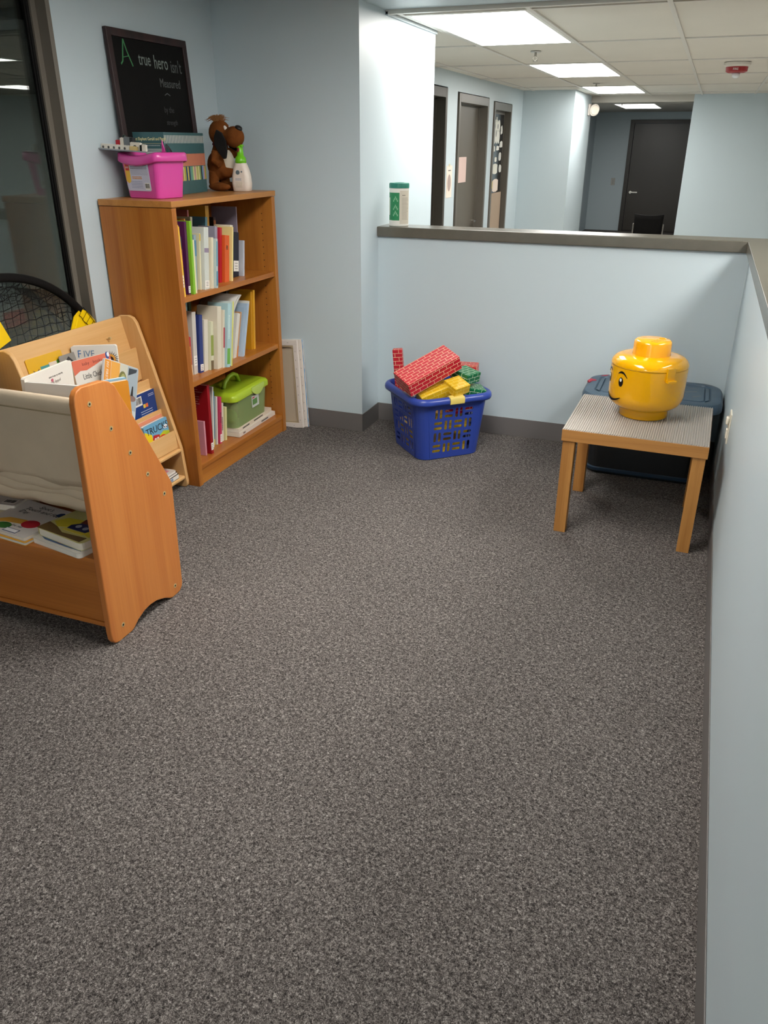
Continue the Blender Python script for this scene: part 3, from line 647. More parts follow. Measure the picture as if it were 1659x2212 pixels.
for (x, y, z, r_, c, lb) in ((0.03, -0.115, 0.045, 0.038, '8aa83a', 'green ball inside the lime lidded box, left end'), (0.02, -0.02, 0.045, 0.038, '8a4a34', 'red ball inside the lime lidded box, middle'), (0.035, 0.115, 0.05, 0.042, '9ab83c', 'green ball inside the lime lidded box, right end')):
    b = B(); bmesh.ops.create_icosphere(b.bm, subdivisions=3, radius=r_); p = gx.matrix_basis @ Vector((x, y, z))
    tag(b.done('ball', mat(c, 0.5), None, loc=p, smooth=True), lb, 'ball', 'balls in the green box')

# ================================================================== THINGS ON THE BOOKCASE
ZT = 1.2488
# slim set of books, spines to the right
SETC = ['58a07c', 'd9c85a', 'c9c26a', 'e6dfa0', 'd9d48a', '8fb060', '2a3350', '7fa8c8', 'd8a0a0', 'b8b02e', 'c7c03a', '6fa8a0', 'e0b060', '9fb45c', '2d4a7a', 'cfc8a8', '7fb58a', 'd99a50']
n = 28; p0 = Vector((-2.212, 3.140)); p1 = Vector((-2.270, 3.536)); dv = (p1-p0)/n; ang = math.atan2(-dv.x, dv.y); tk = dv.length
CN = {'58a07c': 'green', 'd9c85a': 'yellow', 'c9c26a': 'olive yellow', 'e6dfa0': 'cream yellow', 'd9d48a': 'pale yellow', '8fb060': 'grass green', '2a3350': 'navy', '7fa8c8': 'light blue', 'd8a0a0': 'pink', 'b8b02e': 'mustard', 'c7c03a': 'lime yellow', '6fa8a0': 'aqua', 'e0b060': 'orange yellow', '9fb45c': 'leaf green', '2d4a7a': 'blue', 'cfc8a8': 'beige', '7fb58a': 'mint', 'd99a50': 'orange'}
ORD = ['nearest the pink tub', 'second', 'third', 'fourth', 'fifth', 'sixth', 'seventh', 'eighth', 'ninth', 'tenth', 'eleventh', 'twelfth', 'thirteenth', 'fourteenth', 'fifteenth', 'sixteenth', 'seventeenth', 'eighteenth', 'nineteenth', 'twentieth', 'twenty-first', 'twenty-second', 'twenty-third', 'twenty-fourth', 'twenty-fifth', 'twenty-sixth', 'twenty-seventh', 'twenty-eighth, nearest the plush dog']
first = None
def setbook(i):
    c = SETC[(i*5+3) % len(SETC)]
    if i >= 20: c = ['e6dfa0', 'c9c26a', 'e6dfa0', '8fb060', '2a3350', '7fa8c8', 'd8a0a0', 'b8b02e'][i-20]
    lb = 'slim teal book with %s lower spine, %s%s' % (CN[c], ORD[i], '' if i in (0, 27) else ' from the pink tub')
    p = p0+dv*i
    t = book(lb, tk-0.0008, 0.254, 0.165, (p.x, p.y, ZT), (0, 0, ang), '3f6468', group='slim teal books on top of the bookcase',
             extras=[('band', .83, .955, 'd8d8d0', .3), ('band', .46, .66, 'cf7f62', .06), ('band', .22, .45, c, .12)])
    return t
for i in range(n):
    t = setbook(i)
    if i == 0:
        M = frame((-0.160, -0.0004, 0), (1, 0, 0), (0, 0, 1))
        text('lettering', 'Meet Elephant Gerald and Piggie!', 0.018, mat('e6e0a6', 0.6), t, M @ T(0.012, 0.222, 0), sx=0.66, ext=0.0004)
        b = B(); b.M = M; b.box(0.018, 0.152, 0.209, 0.2105, 0, 0.0005); b.done('underline', mat('b8b48a', 0.6), t)
        lines('small_print', mat('b8c4c0', 0.6), t, M, 0.025, 0.14, [0.202], h=0.0025)
        b = B(); b.M = M; b.box(0.06, 0.15, 0.12, 0.19, 0, 0.0005); b.done('cover_picture', mat('9aa8a4', 0.6), t)

# chalkboard leaning on the wall (drawing left as plain lettering)
bw, bh = 0.565, 0.637
Mb = T(-2.340, 3.048, ZT+0.0015)
cbd = thing('chalkboard', 'framed black chalkboard with handwritten lettering leaning on the wall', 'chalkboard', (-2.338, 3.048, ZT+0.002), (0, R(-3.4), 0))
FRM = wood('dark_walnut', '3a2322', '1f1212', 'Z', 1.0, 0.5)
# local: y right (+Y world), z up, +x toward the room
fw = 0.03
for nm, bx in (('frame_side', (-0.012, 0.006, 0, fw, 0, bh)), ('frame_side', (-0.012, 0.006, bw-fw, bw, 0, bh)), ('frame_rail', (-0.012, 0.006, fw, bw-fw, 0, fw)), ('frame_rail', (-0.012, 0.006, fw, bw-fw, bh-fw, bh))):
    quick(nm, FRM, cbd, bx, bevel=0.003)
quick('board', mat('100f0e', 0.8, spec=0.2, name='slate_black', var=0.15, vscale=12), cbd, (-0.010, -0.002, fw, bw-fw, fw, bh-fw))
MC = frame((-0.0018, 0, 0), (0, 1, 0), (0, 0, 1))
CK = mat('828e88', 0.9, name='chalk_grey'); CG = mat('478a58', 0.9, name='chalk_green'); CD = mat('5b605f', 0.9, name='chalk_faint')
b = B(); b.M = MC
b.tube([(0.072, 0.508, 0), (0.085, 0.52, 0), (0.10, 0.575, 0), (0.108, 0.602, 0)], 0.0035, 6); b.tube([(0.108, 0.602, 0), (0.122, 0.56, 0), (0.150, 0.505, 0)], 0.003, 6); b.tube([(0.094, 0.535, 0), (0.132, 0.542, 0)], 0.002, 6)
b.done('lettering', CG, cbd)
text('lettering', 'true', 0.07, CK, cbd, MC @ T(0.195, 0.515, 0), sx=0.72)
text('lettering', 'hero', 0.076, CK, cbd, MC @ T(0.302, 0.508, 0), sx=0.72)
text('lettering', "isn't", 0.072, CD, cbd, MC @ T(0.425, 0.500, 0), sx=0.72)
text('lettering', 'Measured', 0.05, CD, cbd, MC @ T(0.325, 0.437, 0), sx=0.8)
b = B(); b.M = MC; b.tube([(0.35, 0.405, 0), (0.37, 0.413, 0), (0.39, 0.405, 0)], 0.002, 5); b.done('chalk_line', CD, cbd)
F2 = mat('3e3f40', 0.9, name='chalk_smudge')
for s_, x, y, q in (('by the', 0.33, 0.335, 0.035), ('strength', 0.335, 0.285, 0.03), ('but by the heart', 0.335, 0.235, 0.026), ('of his', 0.36, 0.205, 0.024)):
    text('lettering', s_, q, F2, cbd, MC @ T(x, y, 0), sx=0.85)
b = B(); b.M = MC
pts = [(0.035, 0.085), (0.12, 0.098), (0.24, 0.088), (0.36, 0.092), (0.50, 0.08), (0.53, 0.06), (0.40, 0.055), (0.22, 0.06), (0.05, 0.05)]
b.prism(pts, -0.0002, 0.0003, 'Z'); b.done('chalk_ground', mat('3a363c', 0.9), cbd)

# pink tub
PK = mat('cf4499', 0.28, name='pink_plastic', coat=0.2)
tub = thing('storage_tub', 'pink plastic tub with a brick-toy label on the bookcase', 'tub', (-2.208, 3.040, ZT), (0, 0, R(-10)))
b = B(); rrloft(b, [(0.088, 0.070, 0.02, 0.0), (0.092, 0.074, 0.022, 0.003), (0.108, 0.085, 0.025, 0.150), (0.104, 0.081, 0.023, 0.150), (0.085, 0.068, 0.018, 0.006)]); b.done('body', PK, tub, smooth=False)
# wavy drooping rim
b = B(); ring = []
base = rrect(0.110, 0.087, 0.028, 8)
def subdiv(pts, k=6):
    o = []
    for i in range(len(pts)):
        a = Vector(pts[i]); c = Vector(pts[(i+1) % len(pts)]); m_ = k if (c-a).length > 0.03 else 1
        for j in range(m_): o.append(tuple(a.lerp(c, j/m_)))
    return o
for p in subdiv(base):
    v = Vector(p); o_ = v.normalized()
    dip = 0.013*math.cos(min(1.0, abs(p[0])/0.10)*math.pi/2) if abs(p[1]) > 0.08 else 0.0
    zt = 0.178-dip*1.0
    ring.append([(v.x-o_.x*0.004, v.y-o_.y*0.004, zt-0.03), (v.x-o_.x*0.002, v.y-o_.y*0.002, zt-0.004), (v.x+o_.x*0.004, v.y+o_.y*0.004, zt), (v.x+o_.x*0.011, v.y+o_.y*0.011, zt-0.005), (v.x+o_.x*0.014, v.y+o_.y*0.014, zt-0.032), (v.x+o_.x*0.010, v.y+o_.y*0.010, zt-0.036-dip*0.3), (v.x+o_.x*0.004, v.y+o_.y*0.004, zt-0.033), (v.x-o_.x*0.004, v.y-o_.y*0.004, zt-0.03)])
b.sweep(ring); b.done('rim', PK, tub, smooth=True)
# label on near face
dy = math.atan2(0.011, 0.147)
Ml = frame((-0.078, -0.0785, 0.030), (1, 0, 0), (0, -math.sin(dy), math.cos(dy)))
def rp(w, h, r, n=4): return [(p[0]+w/2, p[1]+h/2) for p in rrect(w/2, h/2, r, n)]
b = B(); b.M = Ml; b.prism(rp(0.135, 0.108, 0.008), -0.0005, 0.0006, 'Z'); b.done('label', mat('c3c4d6', 0.45), tub)
b = B(); b.M = Ml; b.prism([(-0.002, 0.038), (0.012, 0.028), (0.026, 0.036), (0.026, 0.106), (0.0, 0.109)], 0, 0.001, 'Z'); b.done('label_panel', mat('e2b436', 0.45), tub)
b = B(); b.M = Ml; b.box(0.004, 0.024, 0.078, 0.104, 0, 0.0015); b.done('logo_square', mat('c8262a', 0.45), tub)
text('lettering', 'LEGO', 0.0095, WHITE, tub, Ml @ T(0.0045, 0.087, 0.0014), sx=0.72)
lines('small_print', mat('3a3a4a', 0.6), tub, Ml, 0.032, 0.125, [0.098, 0.092, 0.086], h=0.0022, t=0.001)
lines('small_print', mat('8a8c9c', 0.6), tub, Ml, 0.032, 0.128, [0.078-0.005*k for k in range(4)], h=0.0012, t=0.001)
lines('orange_print', mat('d8924a', 0.6), tub, Ml, 0.035, 0.09, [0.054, 0.048], h=0.0035, t=0.001)
lines('small_print', mat('6a78a0', 0.6), tub, Ml, 0.025, 0.09, [0.036-0.006*k for k in range(5)], h=0.0014, t=0.001)
barcode(WHITE, BLACK, tub, Ml @ T(0.103, 0.006, 0.0006), 0.026, 0.026)
# grey building plate with white bricks lying on the tub
LW = mat('d9d3c6', 0.35); LGY = mat('6e7478', 0.35); LBK = mat('1b1b1c', 0.35)
pl = thing('brick_model', 'grey building plate with white toy bricks lying across the tub', 'toy', (-2.265, 2.985, 1.430), (R(0), R(3.2), R(2)))
b = B(); b.box(-0.135, 0.105, -0.05, 0.06, 0, 0.005); b.done('base_plate', mat('8d9196', 0.4), pl)
def studs(b, x0, x1, y, z, p=0.008, r=0.0024, h=0.0017):
    x = x0+p/2
    while x < x1: b.cyl((x, y, z), (x, y, z+h), r, seg=8); x += p
for i, (x0, x1, y0, y1, z1, m_, nm) in enumerate(((-0.120, 0.02, -0.040, -0.032, 0.016, LW, 'brick'), (0.02, 0.055, -0.044, -0.036, 0.014, mat('d0b67a', 0.4), 'brick'), (0.015, 0.062, -0.032, -0.016, 0.029, LW, 'brick'), (0.066, 0.078, -0.040, -0.024, 0.022, LBK, 'brick'),
        (0.080, 0.098, -0.046, -0.034, 0.024, LW, 'brick'), (-0.03, 0.0, -0.01, 0.01, 0.046, LGY, 'brick'), (0.0, 0.014, -0.012, 0.01, 0.046, LBK, 'brick'), (-0.045, -0.032, -0.014, 0.0, 0.043, LW, 'brick'), (-0.062, -0.048, -0.02, -0.008, 0.033, mat('b01f2c', 0.4), 'brick'))):
    b = B(); b.box(x0, x1, y0, y1, 0.005, 0.005+z1); studs(b, x0, x1, (y0+y1)/2, 0.005+z1); b.done(nm, m_, pl)
b = B()
for k in range(5): b.cyl((-0.11+0.026*k, -0.0405, 0.010), (-0.11+0.026*k, -0.0395, 0.010), 0.005, seg=12)
b.cyl((0.038, -0.0325, 0.016), (0.038, -0.0315, 0.016), 0.009, seg=14); b.done('dark_print', mat('4a4a48', 0.5), pl)
t = thing('toy_figure', 'small toy figure with dark cap behind the white bricks', 'toy', (-2.330, 3.03, 1.4165+0.02))
b = B(); b.box(-0.008, 0.008, -0.004, 0.004, 0, 0.014); b.done('legs', mat('9c1c24', 0.4), t)
b = B(); b.prism([(-0.008, 0.014), (0.008, 0.014), (0.006, 0.028), (-0.006, 0.028)], -0.004, 0.004, 'Y'); b.done('torso', mat('9a8a78', 0.4), t)
b = B(); b.lathe([(0, 0.028), (0.0035, 0.028), (0.006, 0.031), (0.006, 0.041), (0.0035, 0.044), (0, 0.044)], seg=16); b.done('head', mat('cdb49a', 0.4), t, smooth=True)
b = B(); b.ell((0, 0, 0.045), (0.010, 0.010, 0.011), 14); b.done('cap', mat('26302c', 0.4), t, smooth=True)
t = thing('toy_pennant', 'small pink pointed toy piece standing at the tub rim', 'toy', (-2.135, 3.02, 1.418))
b = B(); b.prism([(-0.014, 0), (0.012, 0), (0.008, 0.018), (0.0, 0.040), (-0.002, 0.054), (-0.005, 0.040), (-0.006, 0.015)], -0.003, 0.003, 'Y'); b.done('fin', mat('c83a90', 0.3), t, bevel=0.001)
t = thing('clear_toy_cone', 'clear plastic toy cone beside the pink pointed piece', 'toy', (-2.112, 3.025, 1.424))
b = B(); b.lathe([(0.014, 0), (0.013, 0.01), (0.004, 0.032), (0, 0.035)], seg=16); b.done('cone', glass_mat('clear_plastic', 'd8d8d8', 1.5), t, rot=(0, R(-20), 0), smooth=True)

# plush dog ----------------------------------------------------------------------
def blob(parent, name, m, parts, vox=0.003, smooth=3):
    b = B()
    for p in parts:
        if p[0] == 'e': b.ell(p[1], p[2], 20, p[3] if len(p) > 3 else None)
        else: b.tube(p[1], p[2], 12)
    o = b.done(name, m, parent)
    md = o.modifiers.new('re', 'REMESH'); md.mode = 'VOXEL'; md.voxel_size = vox; md.use_smooth_shade = True
    md = o.modifiers.new('sm', 'SMOOTH'); md.iterations = smooth; md.factor = 0.5
    return o
FUR = mat('70401c', 0.95, name='brown_plush', bump=1.0, bscale=380, var=0.18, vscale=30, spec=0.1)
dog = thing('plush_dog', 'brown plush puppy with black ears standing upright on the bookcase', 'plush toy', (-2.215, 3.615, ZT), (0, 0, R(-6)))
blob(dog, 'body', FUR, [('e', (-0.028, 0, 0.115), (0.062, 0.055, 0.068)), ('e', (-0.015, 0, 0.165), (0.045, 0.042, 0.055)), ('e', (-0.012, 0, 0.255), (0.055, 0.05, 0.058)), ('t', [(-0.015, 0, 0.18), (-0.012, 0, 0.23)], [0.036, 0.036]),
     ('e', (0.070, 0, 0.238), (0.052, 0.040, 0.047)), ('e', (0.045, 0, 0.245), (0.035, 0.035, 0.035)),
     ('t', [(-0.040, -0.028, 0.085), (-0.048, -0.032, 0.03)], [0.028, 0.023]), ('t', [(-0.035, 0.028, 0.085), (-0.03, 0.034, 0.03)], [0.030, 0.026]),
     ('e', (-0.012, -0.034, 0.020), (0.064, 0.025, 0.020)), ('e', (0.002, 0.036, 0.020), (0.060, 0.024, 0.020)),
     ('t', [(-0.012, -0.045, 0.175), (-0.008, -0.062, 0.135), (0.022, -0.060, 0.120)], [0.02, 0.019, 0.017]), ('t', [(0.0, 0.04, 0.175), (0.04, 0.045, 0.16), (0.065, 0.035, 0.17)], [0.02, 0.017, 0.015]),
     ('e', (0.012, 0, 0.085), (0.045, 0.040, 0.028))])
blob(dog, 'belly_patch', mat('cfc6b4', 0.95, bump=0.8, bscale=380), [('e', (0.006, 0.004, 0.130), (0.048, 0.034, 0.060), (0, R(-6), 0))])
b = B(); b.prism([(0.000, 0.270), (0.030, 0.256), (0.050, 0.222), (0.054, 0.175), (0.046, 0.146), (0.030, 0.143), (0.006, 0.168), (-0.018, 0.205), (-0.016, 0.240)], -0.066, -0.056, 'Y', M=T(0.016, 0, 0)); b.done('ear', mat('0b0a0a', 0.95), dog, bevel=0.004, bseg=3)
b = B(); b.prism([(0.005, 0.262), (0.028, 0.250), (0.044, 0.215), (0.048, 0.175), (0.040, 0.150), (0.026, 0.148), (0.006, 0.170), (-0.012, 0.205), (-0.010, 0.235)], 0.052, 0.062, 'Y'); b.done('ear', mat('0b0a0a', 0.95), dog, bevel=0.004, bseg=3)
b = B(); b.ell((0.098, 0, 0.275), (0.020, 0.017, 0.013), 14, (0, R(20), 0)); b.done('nose', mat('0a0a0a', 0.5), dog, smooth=True)
b = B(); b.ell((0.036, -0.016, 0.272), (0.008, 0.009, 0.017), 12, (0, R(-30), 0)); b.ell((0.036, 0.016, 0.272), (0.008, 0.009, 0.017), 12, (0, R(-30), 0)); b.done('eyes', mat('e6e0d8', 0.3), dog, smooth=True)
b = B(); b.ell((0.094, -0.004, 0.182), (0.008, 0.008, 0.014), 12); b.done('tongue', mat('7a1226', 0.5), dog, smooth=True)
b = B(); b.lathe([(0.036, -0.006), (0.040, 0), (0.036, 0.006)], (-0.014, 0, 0.207), 24); b.done('collar', mat('5a1418', 0.7), dog, smooth=True)
b = B()
for k in range(260):
    a = random.uniform(0, 2*math.pi); q = random.uniform(0, 0.024); x = -0.015+q*math.cos(a); y = q*math.sin(a); z = 0.30+0.012*(1-q/0.028)
    dx = -0.030*random.uniform(0.0, 1.5)+0.012*math.cos(a); dy_ = 0.03*math.sin(a)*random.random(); hh = random.uniform(0.012, 0.030)
    if random.random() < 0.3: dx = 0.03*random.random()
    b.tube([(x, y, z), (x+dx*0.4, y+dy_*0.5, z+hh*0.7), (x+dx, y+dy_, z+hh-abs(dx)*0.35)], [0.0016, 0.0012, 0.0003], 4)
b.done('hair_tuft', mat('9a6a3c', 0.9), dog, kind='stuff')

# soap bottle
bt = thing('foam_bottle', 'white foam soap bottle with a green pump top', 'bottle', (-2.120, 3.610, ZT), (0, 0, R(5)))
b = B(); rrloft(b, [(0.038, 0.024, 0.018, 0.0), (0.043, 0.028, 0.02, 0.004), (0.047, 0.029, 0.022, 0.035), (0.045, 0.028, 0.022, 0.07), (0.038, 0.026, 0.022, 0.10), (0.027, 0.024, 0.020, 0.125), (0.024, 0.022, 0.018, 0.127)], n=6); b.done('body', mat('e2d6ca', 0.35), bt, smooth=True)
GR = mat('6fc41a', 0.25, name='apple_green_plastic')
b = B(); b.lathe([(0, 0.125), (0.026, 0.125), (0.027, 0.135), (0.024, 0.15), (0.016, 0.158), (0.014, 0.185), (0.012, 0.20), (0.0, 0.20)], seg=32); b.done('pump_collar', GR, bt, smooth=True)
b = B(); b.box(-0.018, 0.016, -0.012, 0.012, 0.196, 0.206); b.box(-0.012, 0.012, -0.010, 0.010, 0.18, 0.197); b.done('pump_head', GR, bt, bevel=0.003)
b = B(); b.box(-0.014, -0.004, -0.0125, -0.0115, 0.199, 0.204); b.done('pump_slot', BLACK, bt)
Mt = frame((-0.025, -0.0292, 0.01), (1, 0, 0), (0, 0.02, 1))
lines('label_print', mat('7a86a0', 0.6), bt, Mt, 0.005, 0.035, [0.048, 0.044, 0.040], h=0.002, t=0.0004)
lines('label_print', mat('a8a078', 0.6), bt, Mt, 0.005, 0.038, [0.033-0.004*k for k in range(7)], h=0.0012, t=0.0004)
b = B(); b.M = Mt; b.cyl((0.038, 0.078, -0.002), (0.038, 0.078, 0.0012), 0.004, seg=12); b.cyl((0.018, 0.075, -0.002), (0.018, 0.075, 0.0012), 0.010, seg=14); b.done('label_emblem', mat('5a6a70', 0.6), bt)
# PART3

# ================================================================== NEAR BOOK DISPLAY (cherry, canvas slings)
OR = wood('orange_cherry_panel', 'd08746', 'bc7036', 'Z', 0.8, 0.35); ORX = wood('orange_cherry_board', 'b8702f', 'a05c22', 'X', 0.8, 0.35)
xr0, xr1, xl0, xl1 = -1.582, -1.560, -2.232, -2.210
ds = thing('sling_book_display', 'cherry wood book display with beige canvas slings and low front shelf', 'book display', (-1.90, 1.86, 0))
prof = [(1.700, 0), (1.690, 0.0), (1.672, 0.006), (1.662, 0.022), (1.660, 0.05), (1.662, 0.45), (1.668, 0.80), (1.673, 0.822), (1.684, 0.836), (1.702, 0.843), (1.795, 0.838), (1.820, 0.830), (1.842, 0.812), (1.95, 0.622), (2.050, 0.432), (2.058, 0.415), (2.058, 0.40), (2.050, 0.03), (2.045, 0.015), (2.03, 0.003), (2.01, 0.0), (1.985, 0.0), (1.972, 0.004), (1.945, 0.020), (1.90, 0.036), (1.865, 0.040), (1.83, 0.036), (1.795, 0.022), (1.772, 0.006), (1.758, 0.0)]
BRS = mat('cdb888', 0.3, 0.4, name='brass_screw')
for x0, x1, sx in ((xr0, xr1, 1), (xl0, xl1, -1)):
    b = B(); b.prism(prof, x0, x1, 'X'); sp = b.done('side_panel', OR, ds, world=True, bevel=0.004, bseg=3)
    for (y, z) in ((1.725, .788), (1.799, .691), (1.868, .590), (1.937, .492), (2.009, .394), (2.005, .038), (1.718, .049)):
        xo = x1 if sx > 0 else x0
        b = B(); L_ = Vector(ds.location)
        b.cyl((xo-L_.x, y-L_.y, z), (xo-L_.x+sx*0.0012, y-L_.y, z), 0.0078, seg=18); b.done('screw', BRS, sp)
        b = B(); b.cyl((xo-L_.x+sx*0.0012, y-L_.y, z), (xo-L_.x+sx*0.0016, y-L_.y, z), 0.0036, seg=8); b.done('screw_socket', BLACK, sp)
quick('shelf', ORX, ds, (xl1, xr0, 1.668, 1.965, 0.294, 0.309), world=True, bevel=0.002)
quick('kick_board', ORX, ds, (xl1, xr0, 1.674, 1.689, 0.080, 0.294), world=True)
quick('bottom_board', ORX, ds, (xl1, xr0, 1.670, 2.035, 0.062, 0.078), world=True, bevel=0.001)
quick('back_board', ORX, ds, (xl1, xr0, 1.965, 1.980, 0.080, 0.42), world=True)
rods = [(1.725, .788), (1.799, .691), (1.868, .590), (1.937, .492), (2.009, .394)]
DWL = mat('c9a878', 0.5)
for y, z in rods:
    b = B(); b.cyl((xl1, y, z), (xr0, y, z), 0.008, seg=12); b.done('dowel', DWL, ds, world=True)
CV = mat('d8c5aa', 0.9, name='beige_canvas', bump=0.5, bscale=900, var=0.04, vscale=9)
deep = [0.500, 0.468, 0.440, 0.405]
for k in range(4):
    (ya, za), (yb, zb) = rods[k], rods[k+1]; zd = deep[k]; rings = []
    nx = 26
    for i in range(nx+1):
        x = xl1+0.004+(xr0-xl1-0.008)*i/nx; w = 0.0022*math.sin(x*19+k*2)+0.0012*math.sin(x*47+k); zz = zd+w*1.0
        yf = ya-0.012
        ring = [(x, ya+0.006, za+0.006), (x, ya, za+0.0105), (x, ya-0.008, za+0.006), (x, yf, za-0.004), (x, yf+0.001, za-0.032), (x, yf+0.004, za-0.036), (x, yf+0.002, za-0.12), (x, min(yf+0.012, 1.75+0.006*k)+0.2*w, (za+zz)/2 if k == 0 else zz+0.07), (x, 1.742+k*0.006+w, zz+0.03), (x, 1.752+k*0.010+w, zz), (x, 1.768+k*0.012, zz+0.004), (x, yb-0.012, zz+0.05), (x, yb-0.014, zb-0.02), (x, yb-0.012, zb-0.012)]
        rings.append(ring)
    b = B(); b.sweep(rings, closed=False); b.done('canvas_sling', CV, ds, world=True, solid=0.0022, smooth=True)
b = B(); b.box(xl1+0.004, xr0-0.004, 1.7095, 1.7115, 0.750, 0.7535); b.done('stitched_seam', mat('a08f70', 0.9), ds, world=True)
tg = B(); tg.box(-1.620, -1.590, 1.7085, 1.7098, 0.672, 0.735); tg = tg.done('care_tag', mat('d6d4d0', 0.7), ds, world=True)
L_ = Vector(ds.location)
lines('tag_print', INK, tg, T(-L_.x, -L_.y, 0) @ frame((-1.618, 1.7083, 0.672), (1, 0, 0), (0, 0, 1)), 0.004, 0.026, [0.012, 0.020, 0.028, 0.036], h=0.0025, jit=0.3)

# books in / on the display: board(label, w, h, th, origin(lower left of the front face), right dir, up dir)
def board(label, w, h, th, o, right, up, cover, pages='e8e2d6', name='board_book', group=None, rnd=0.006, cat='book'):
    t = thing(name, label, cat, o, (0, 0, 0), group)
    F = frame((0, 0, 0), right, up); t.rotation_euler = F.to_euler()
    n = 3; pts = rp(w, h, rnd, 3)
    b = B(); b.prism(pts, -0.0016, 0, 'Z'); b.done('front_cover', mat(cover, 0.25), t)
    b = B(); b.prism(pts, -th, -th+0.0016, 'Z'); b.done('back_cover', mat(cover, 0.25), t)
    b = B(); b.prism(rp(w-0.001, h-0.001, rnd, 3), -th+0.0016, -0.0016, 'Z', M=T(0.0005, 0.0005, 0)); b.done('pages', mat(pages, 0.7), t)
    b = B(); b.box(-0.0006, 0.0008, 0.004, h-0.004, -th+0.0006, -0.0006); b.done('spine', mat(cover, 0.3), t)
    return t
def shape(name, pts, c, t, z=0.0006, rough=0.4, M=None):
    b = B()
    if M is not None: b.M = M
    b.prism(pts, -0.0001, z, 'Z'); return b.done(name, mat(c, rough), t)
def circ(x, y, rx, ry=None, n=16, a0=0, a1=360): 
    ry = rx if ry is None else ry
    return [(x+rx*math.cos(R(a0+(a1-a0)*k/n)), y+ry*math.sin(R(a0+(a1-a0)*k/n))) for k in range(n+(0 if a1-a0 >= 360 else 1))]
I4 = Matrix.Identity(4)
zs = 0.3095
# flat books on the low front shelf
t = book('yellow and blue hardback lying under the white touch-and-feel book', .012, .235, .205, (0, 0, 0), cover='e0a92c'); bpy.data.objects.remove(t.children[1]); bpy.data.objects.remove(t.children[0])
def flat(label, w, d, th, x, y, z, rz, cover, **k):
    """w along right, d away from the viewer; (x,y) = near left corner"""
    c, s_ = math.cos(R(rz)), math.sin(R(rz))
    return board(label, w, d, th, (x, y, z+th), (c, s_, 0), (-s_, c, 0), cover, **k)
bpy.data.objects.remove(t)
t = flat('yellow and blue hardback lying under the white touch-and-feel book', .232, .215, .011, -2.075, 1.684, zs, -6, 'd99f2a')
shape('cover_print', [(0.165, 0.012), (0.225, 0.03), (0.225, 0.205), (0.165, 0.205)], '3f5f94', t)
t = flat('white touch-and-feel picture book with a red ball on its cover', .228, .210, .012, -2.078, 1.695, zs+0.0115, -7, 'd3cfcc')
Kb = mat('18181c', 0.5)
text('lettering', "Spot's", 0.026, Kb, t, I4 @ T(0.085, 0.178, 0), shear=0.3, sx=1.0)
text('lettering', 'Touch and Feel', 0.026, Kb, t, T(0.045, 0.153, 0), shear=0.3, sx=1.0)
text('lettering', 'Day', 0.026, Kb, t, T(0.045, 0.128, 0), shear=0.3)
text('lettering', 'Eric Hill', 0.015, INK, t, T(0.11, 0.044, 0), shear=0.3)
shape('cover_print', circ(0.165, 0.078, 0.034, 0.026), 'b01c30', t); shape('cover_print', circ(0.09, 0.035, 0.030, 0.02), '2f6a2c', t)
shape('cover_print', [(0.182, 0.165), (0.188, 0.182), (0.2, 0.188), (0.215, 0.18), (0.22, 0.165), (0.2, 0.158)], '27416e', t)
shape('cover_print', [(0.02, 0.05), (0.06, 0.085), (0.13, 0.095), (0.15, 0.08), (0.13, 0.065), (0.07, 0.055), (0.03, 0.03)], 'd3a040', t, 0.0005)
shape('library_sticker', [(0.115, 0.008), (0.175, 0.008), (0.175, 0.03), (0.115, 0.03)], '3b4a6a', t, 0.0008); shape('library_sticker', [(0.118, 0.011), (0.172, 0.011), (0.172, 0.027), (0.118, 0.027)], 'e2e2e4', t, 0.0010)
t = flat('white board book under the tractor book at the right panel', .222, .20, .018, -1.845, 1.690, zs, -10, 'd6d2c8', rnd=0.012)
shape('cover_print', [(0.0, 0.03), (0.05, 0.012), (0.15, 0.012), (0.215, 0.015), (0.15, 0.05), (0.05, 0.07)], '3c5a86', t); shape('cover_print', [(0.09, 0.02), (0.12, 0.018), (0.125, 0.035), (0.095, 0.04)], 'c84a5c', t, 0.0009)
t = flat('thick board book with a blue tractor on a yellow field', .215, .195, .026, -1.838, 1.712, zs+0.0185, -12, 'cfc98a', pages='e4dccb', rnd=0.014)
shape('cover_print', [(0.0, 0.0), (0.2, 0.006), (0.2, 0.035), (0.10, 0.02), (0.05, 0.04), (0.0, 0.05)], '6a5430', t); shape('cover_print', [(0.01, 0.06), (0.05, 0.04), (0.1, 0.06), (0.2, 0.04), (0.21, 0.10), (0.12, 0.12), (0.03, 0.10)], 'c9bb34', t, 0.0005)
shape('cover_print', [(0.085, 0.05), (0.165, 0.055), (0.175, 0.085), (0.15, 0.10), (0.10, 0.095), (0.08, 0.07)], '232c5c', t, 0.0009); shape('cover_print', circ(0.11, 0.075, 0.010), '9aa0b0', t, 0.0012); shape('cover_print', circ(0.143, 0.075, 0.010), '9aa0b0', t, 0.0012)
shape('cover_print', [(0.095, 0.095), (0.16, 0.1), (0.165, 0.12), (0.14, 0.14), (0.11, 0.135), (0.09, 0.12)], '6a3024', t, 0.0011); shape('cover_print', [(0.08, 0.035), (0.17, 0.04), (0.168, 0.05), (0.082, 0.046)], 'd9c84a', t, 0.0010)
shape('cover_print', [(0.165, 0.09), (0.205, 0.085), (0.21, 0.11), (0.18, 0.115)], '7a3428', t, 0.0010)
text('lettering', 'Little', 0.03, mat('15244a', 0.5), t, T(0.10, 0.155, 0.0004), shear=0.3, sx=1.1)
text('lettering', 'Tractor', 0.018, mat('15244a', 0.5), t, T(0.14, 0.13, 0.0004), shear=0.3, sx=1.0)
t = flat('white board book with a brown animal print at the shelf left', .16, .15, .022, -2.205, 1.812, zs+0.012, 6, 'd2cdc8')
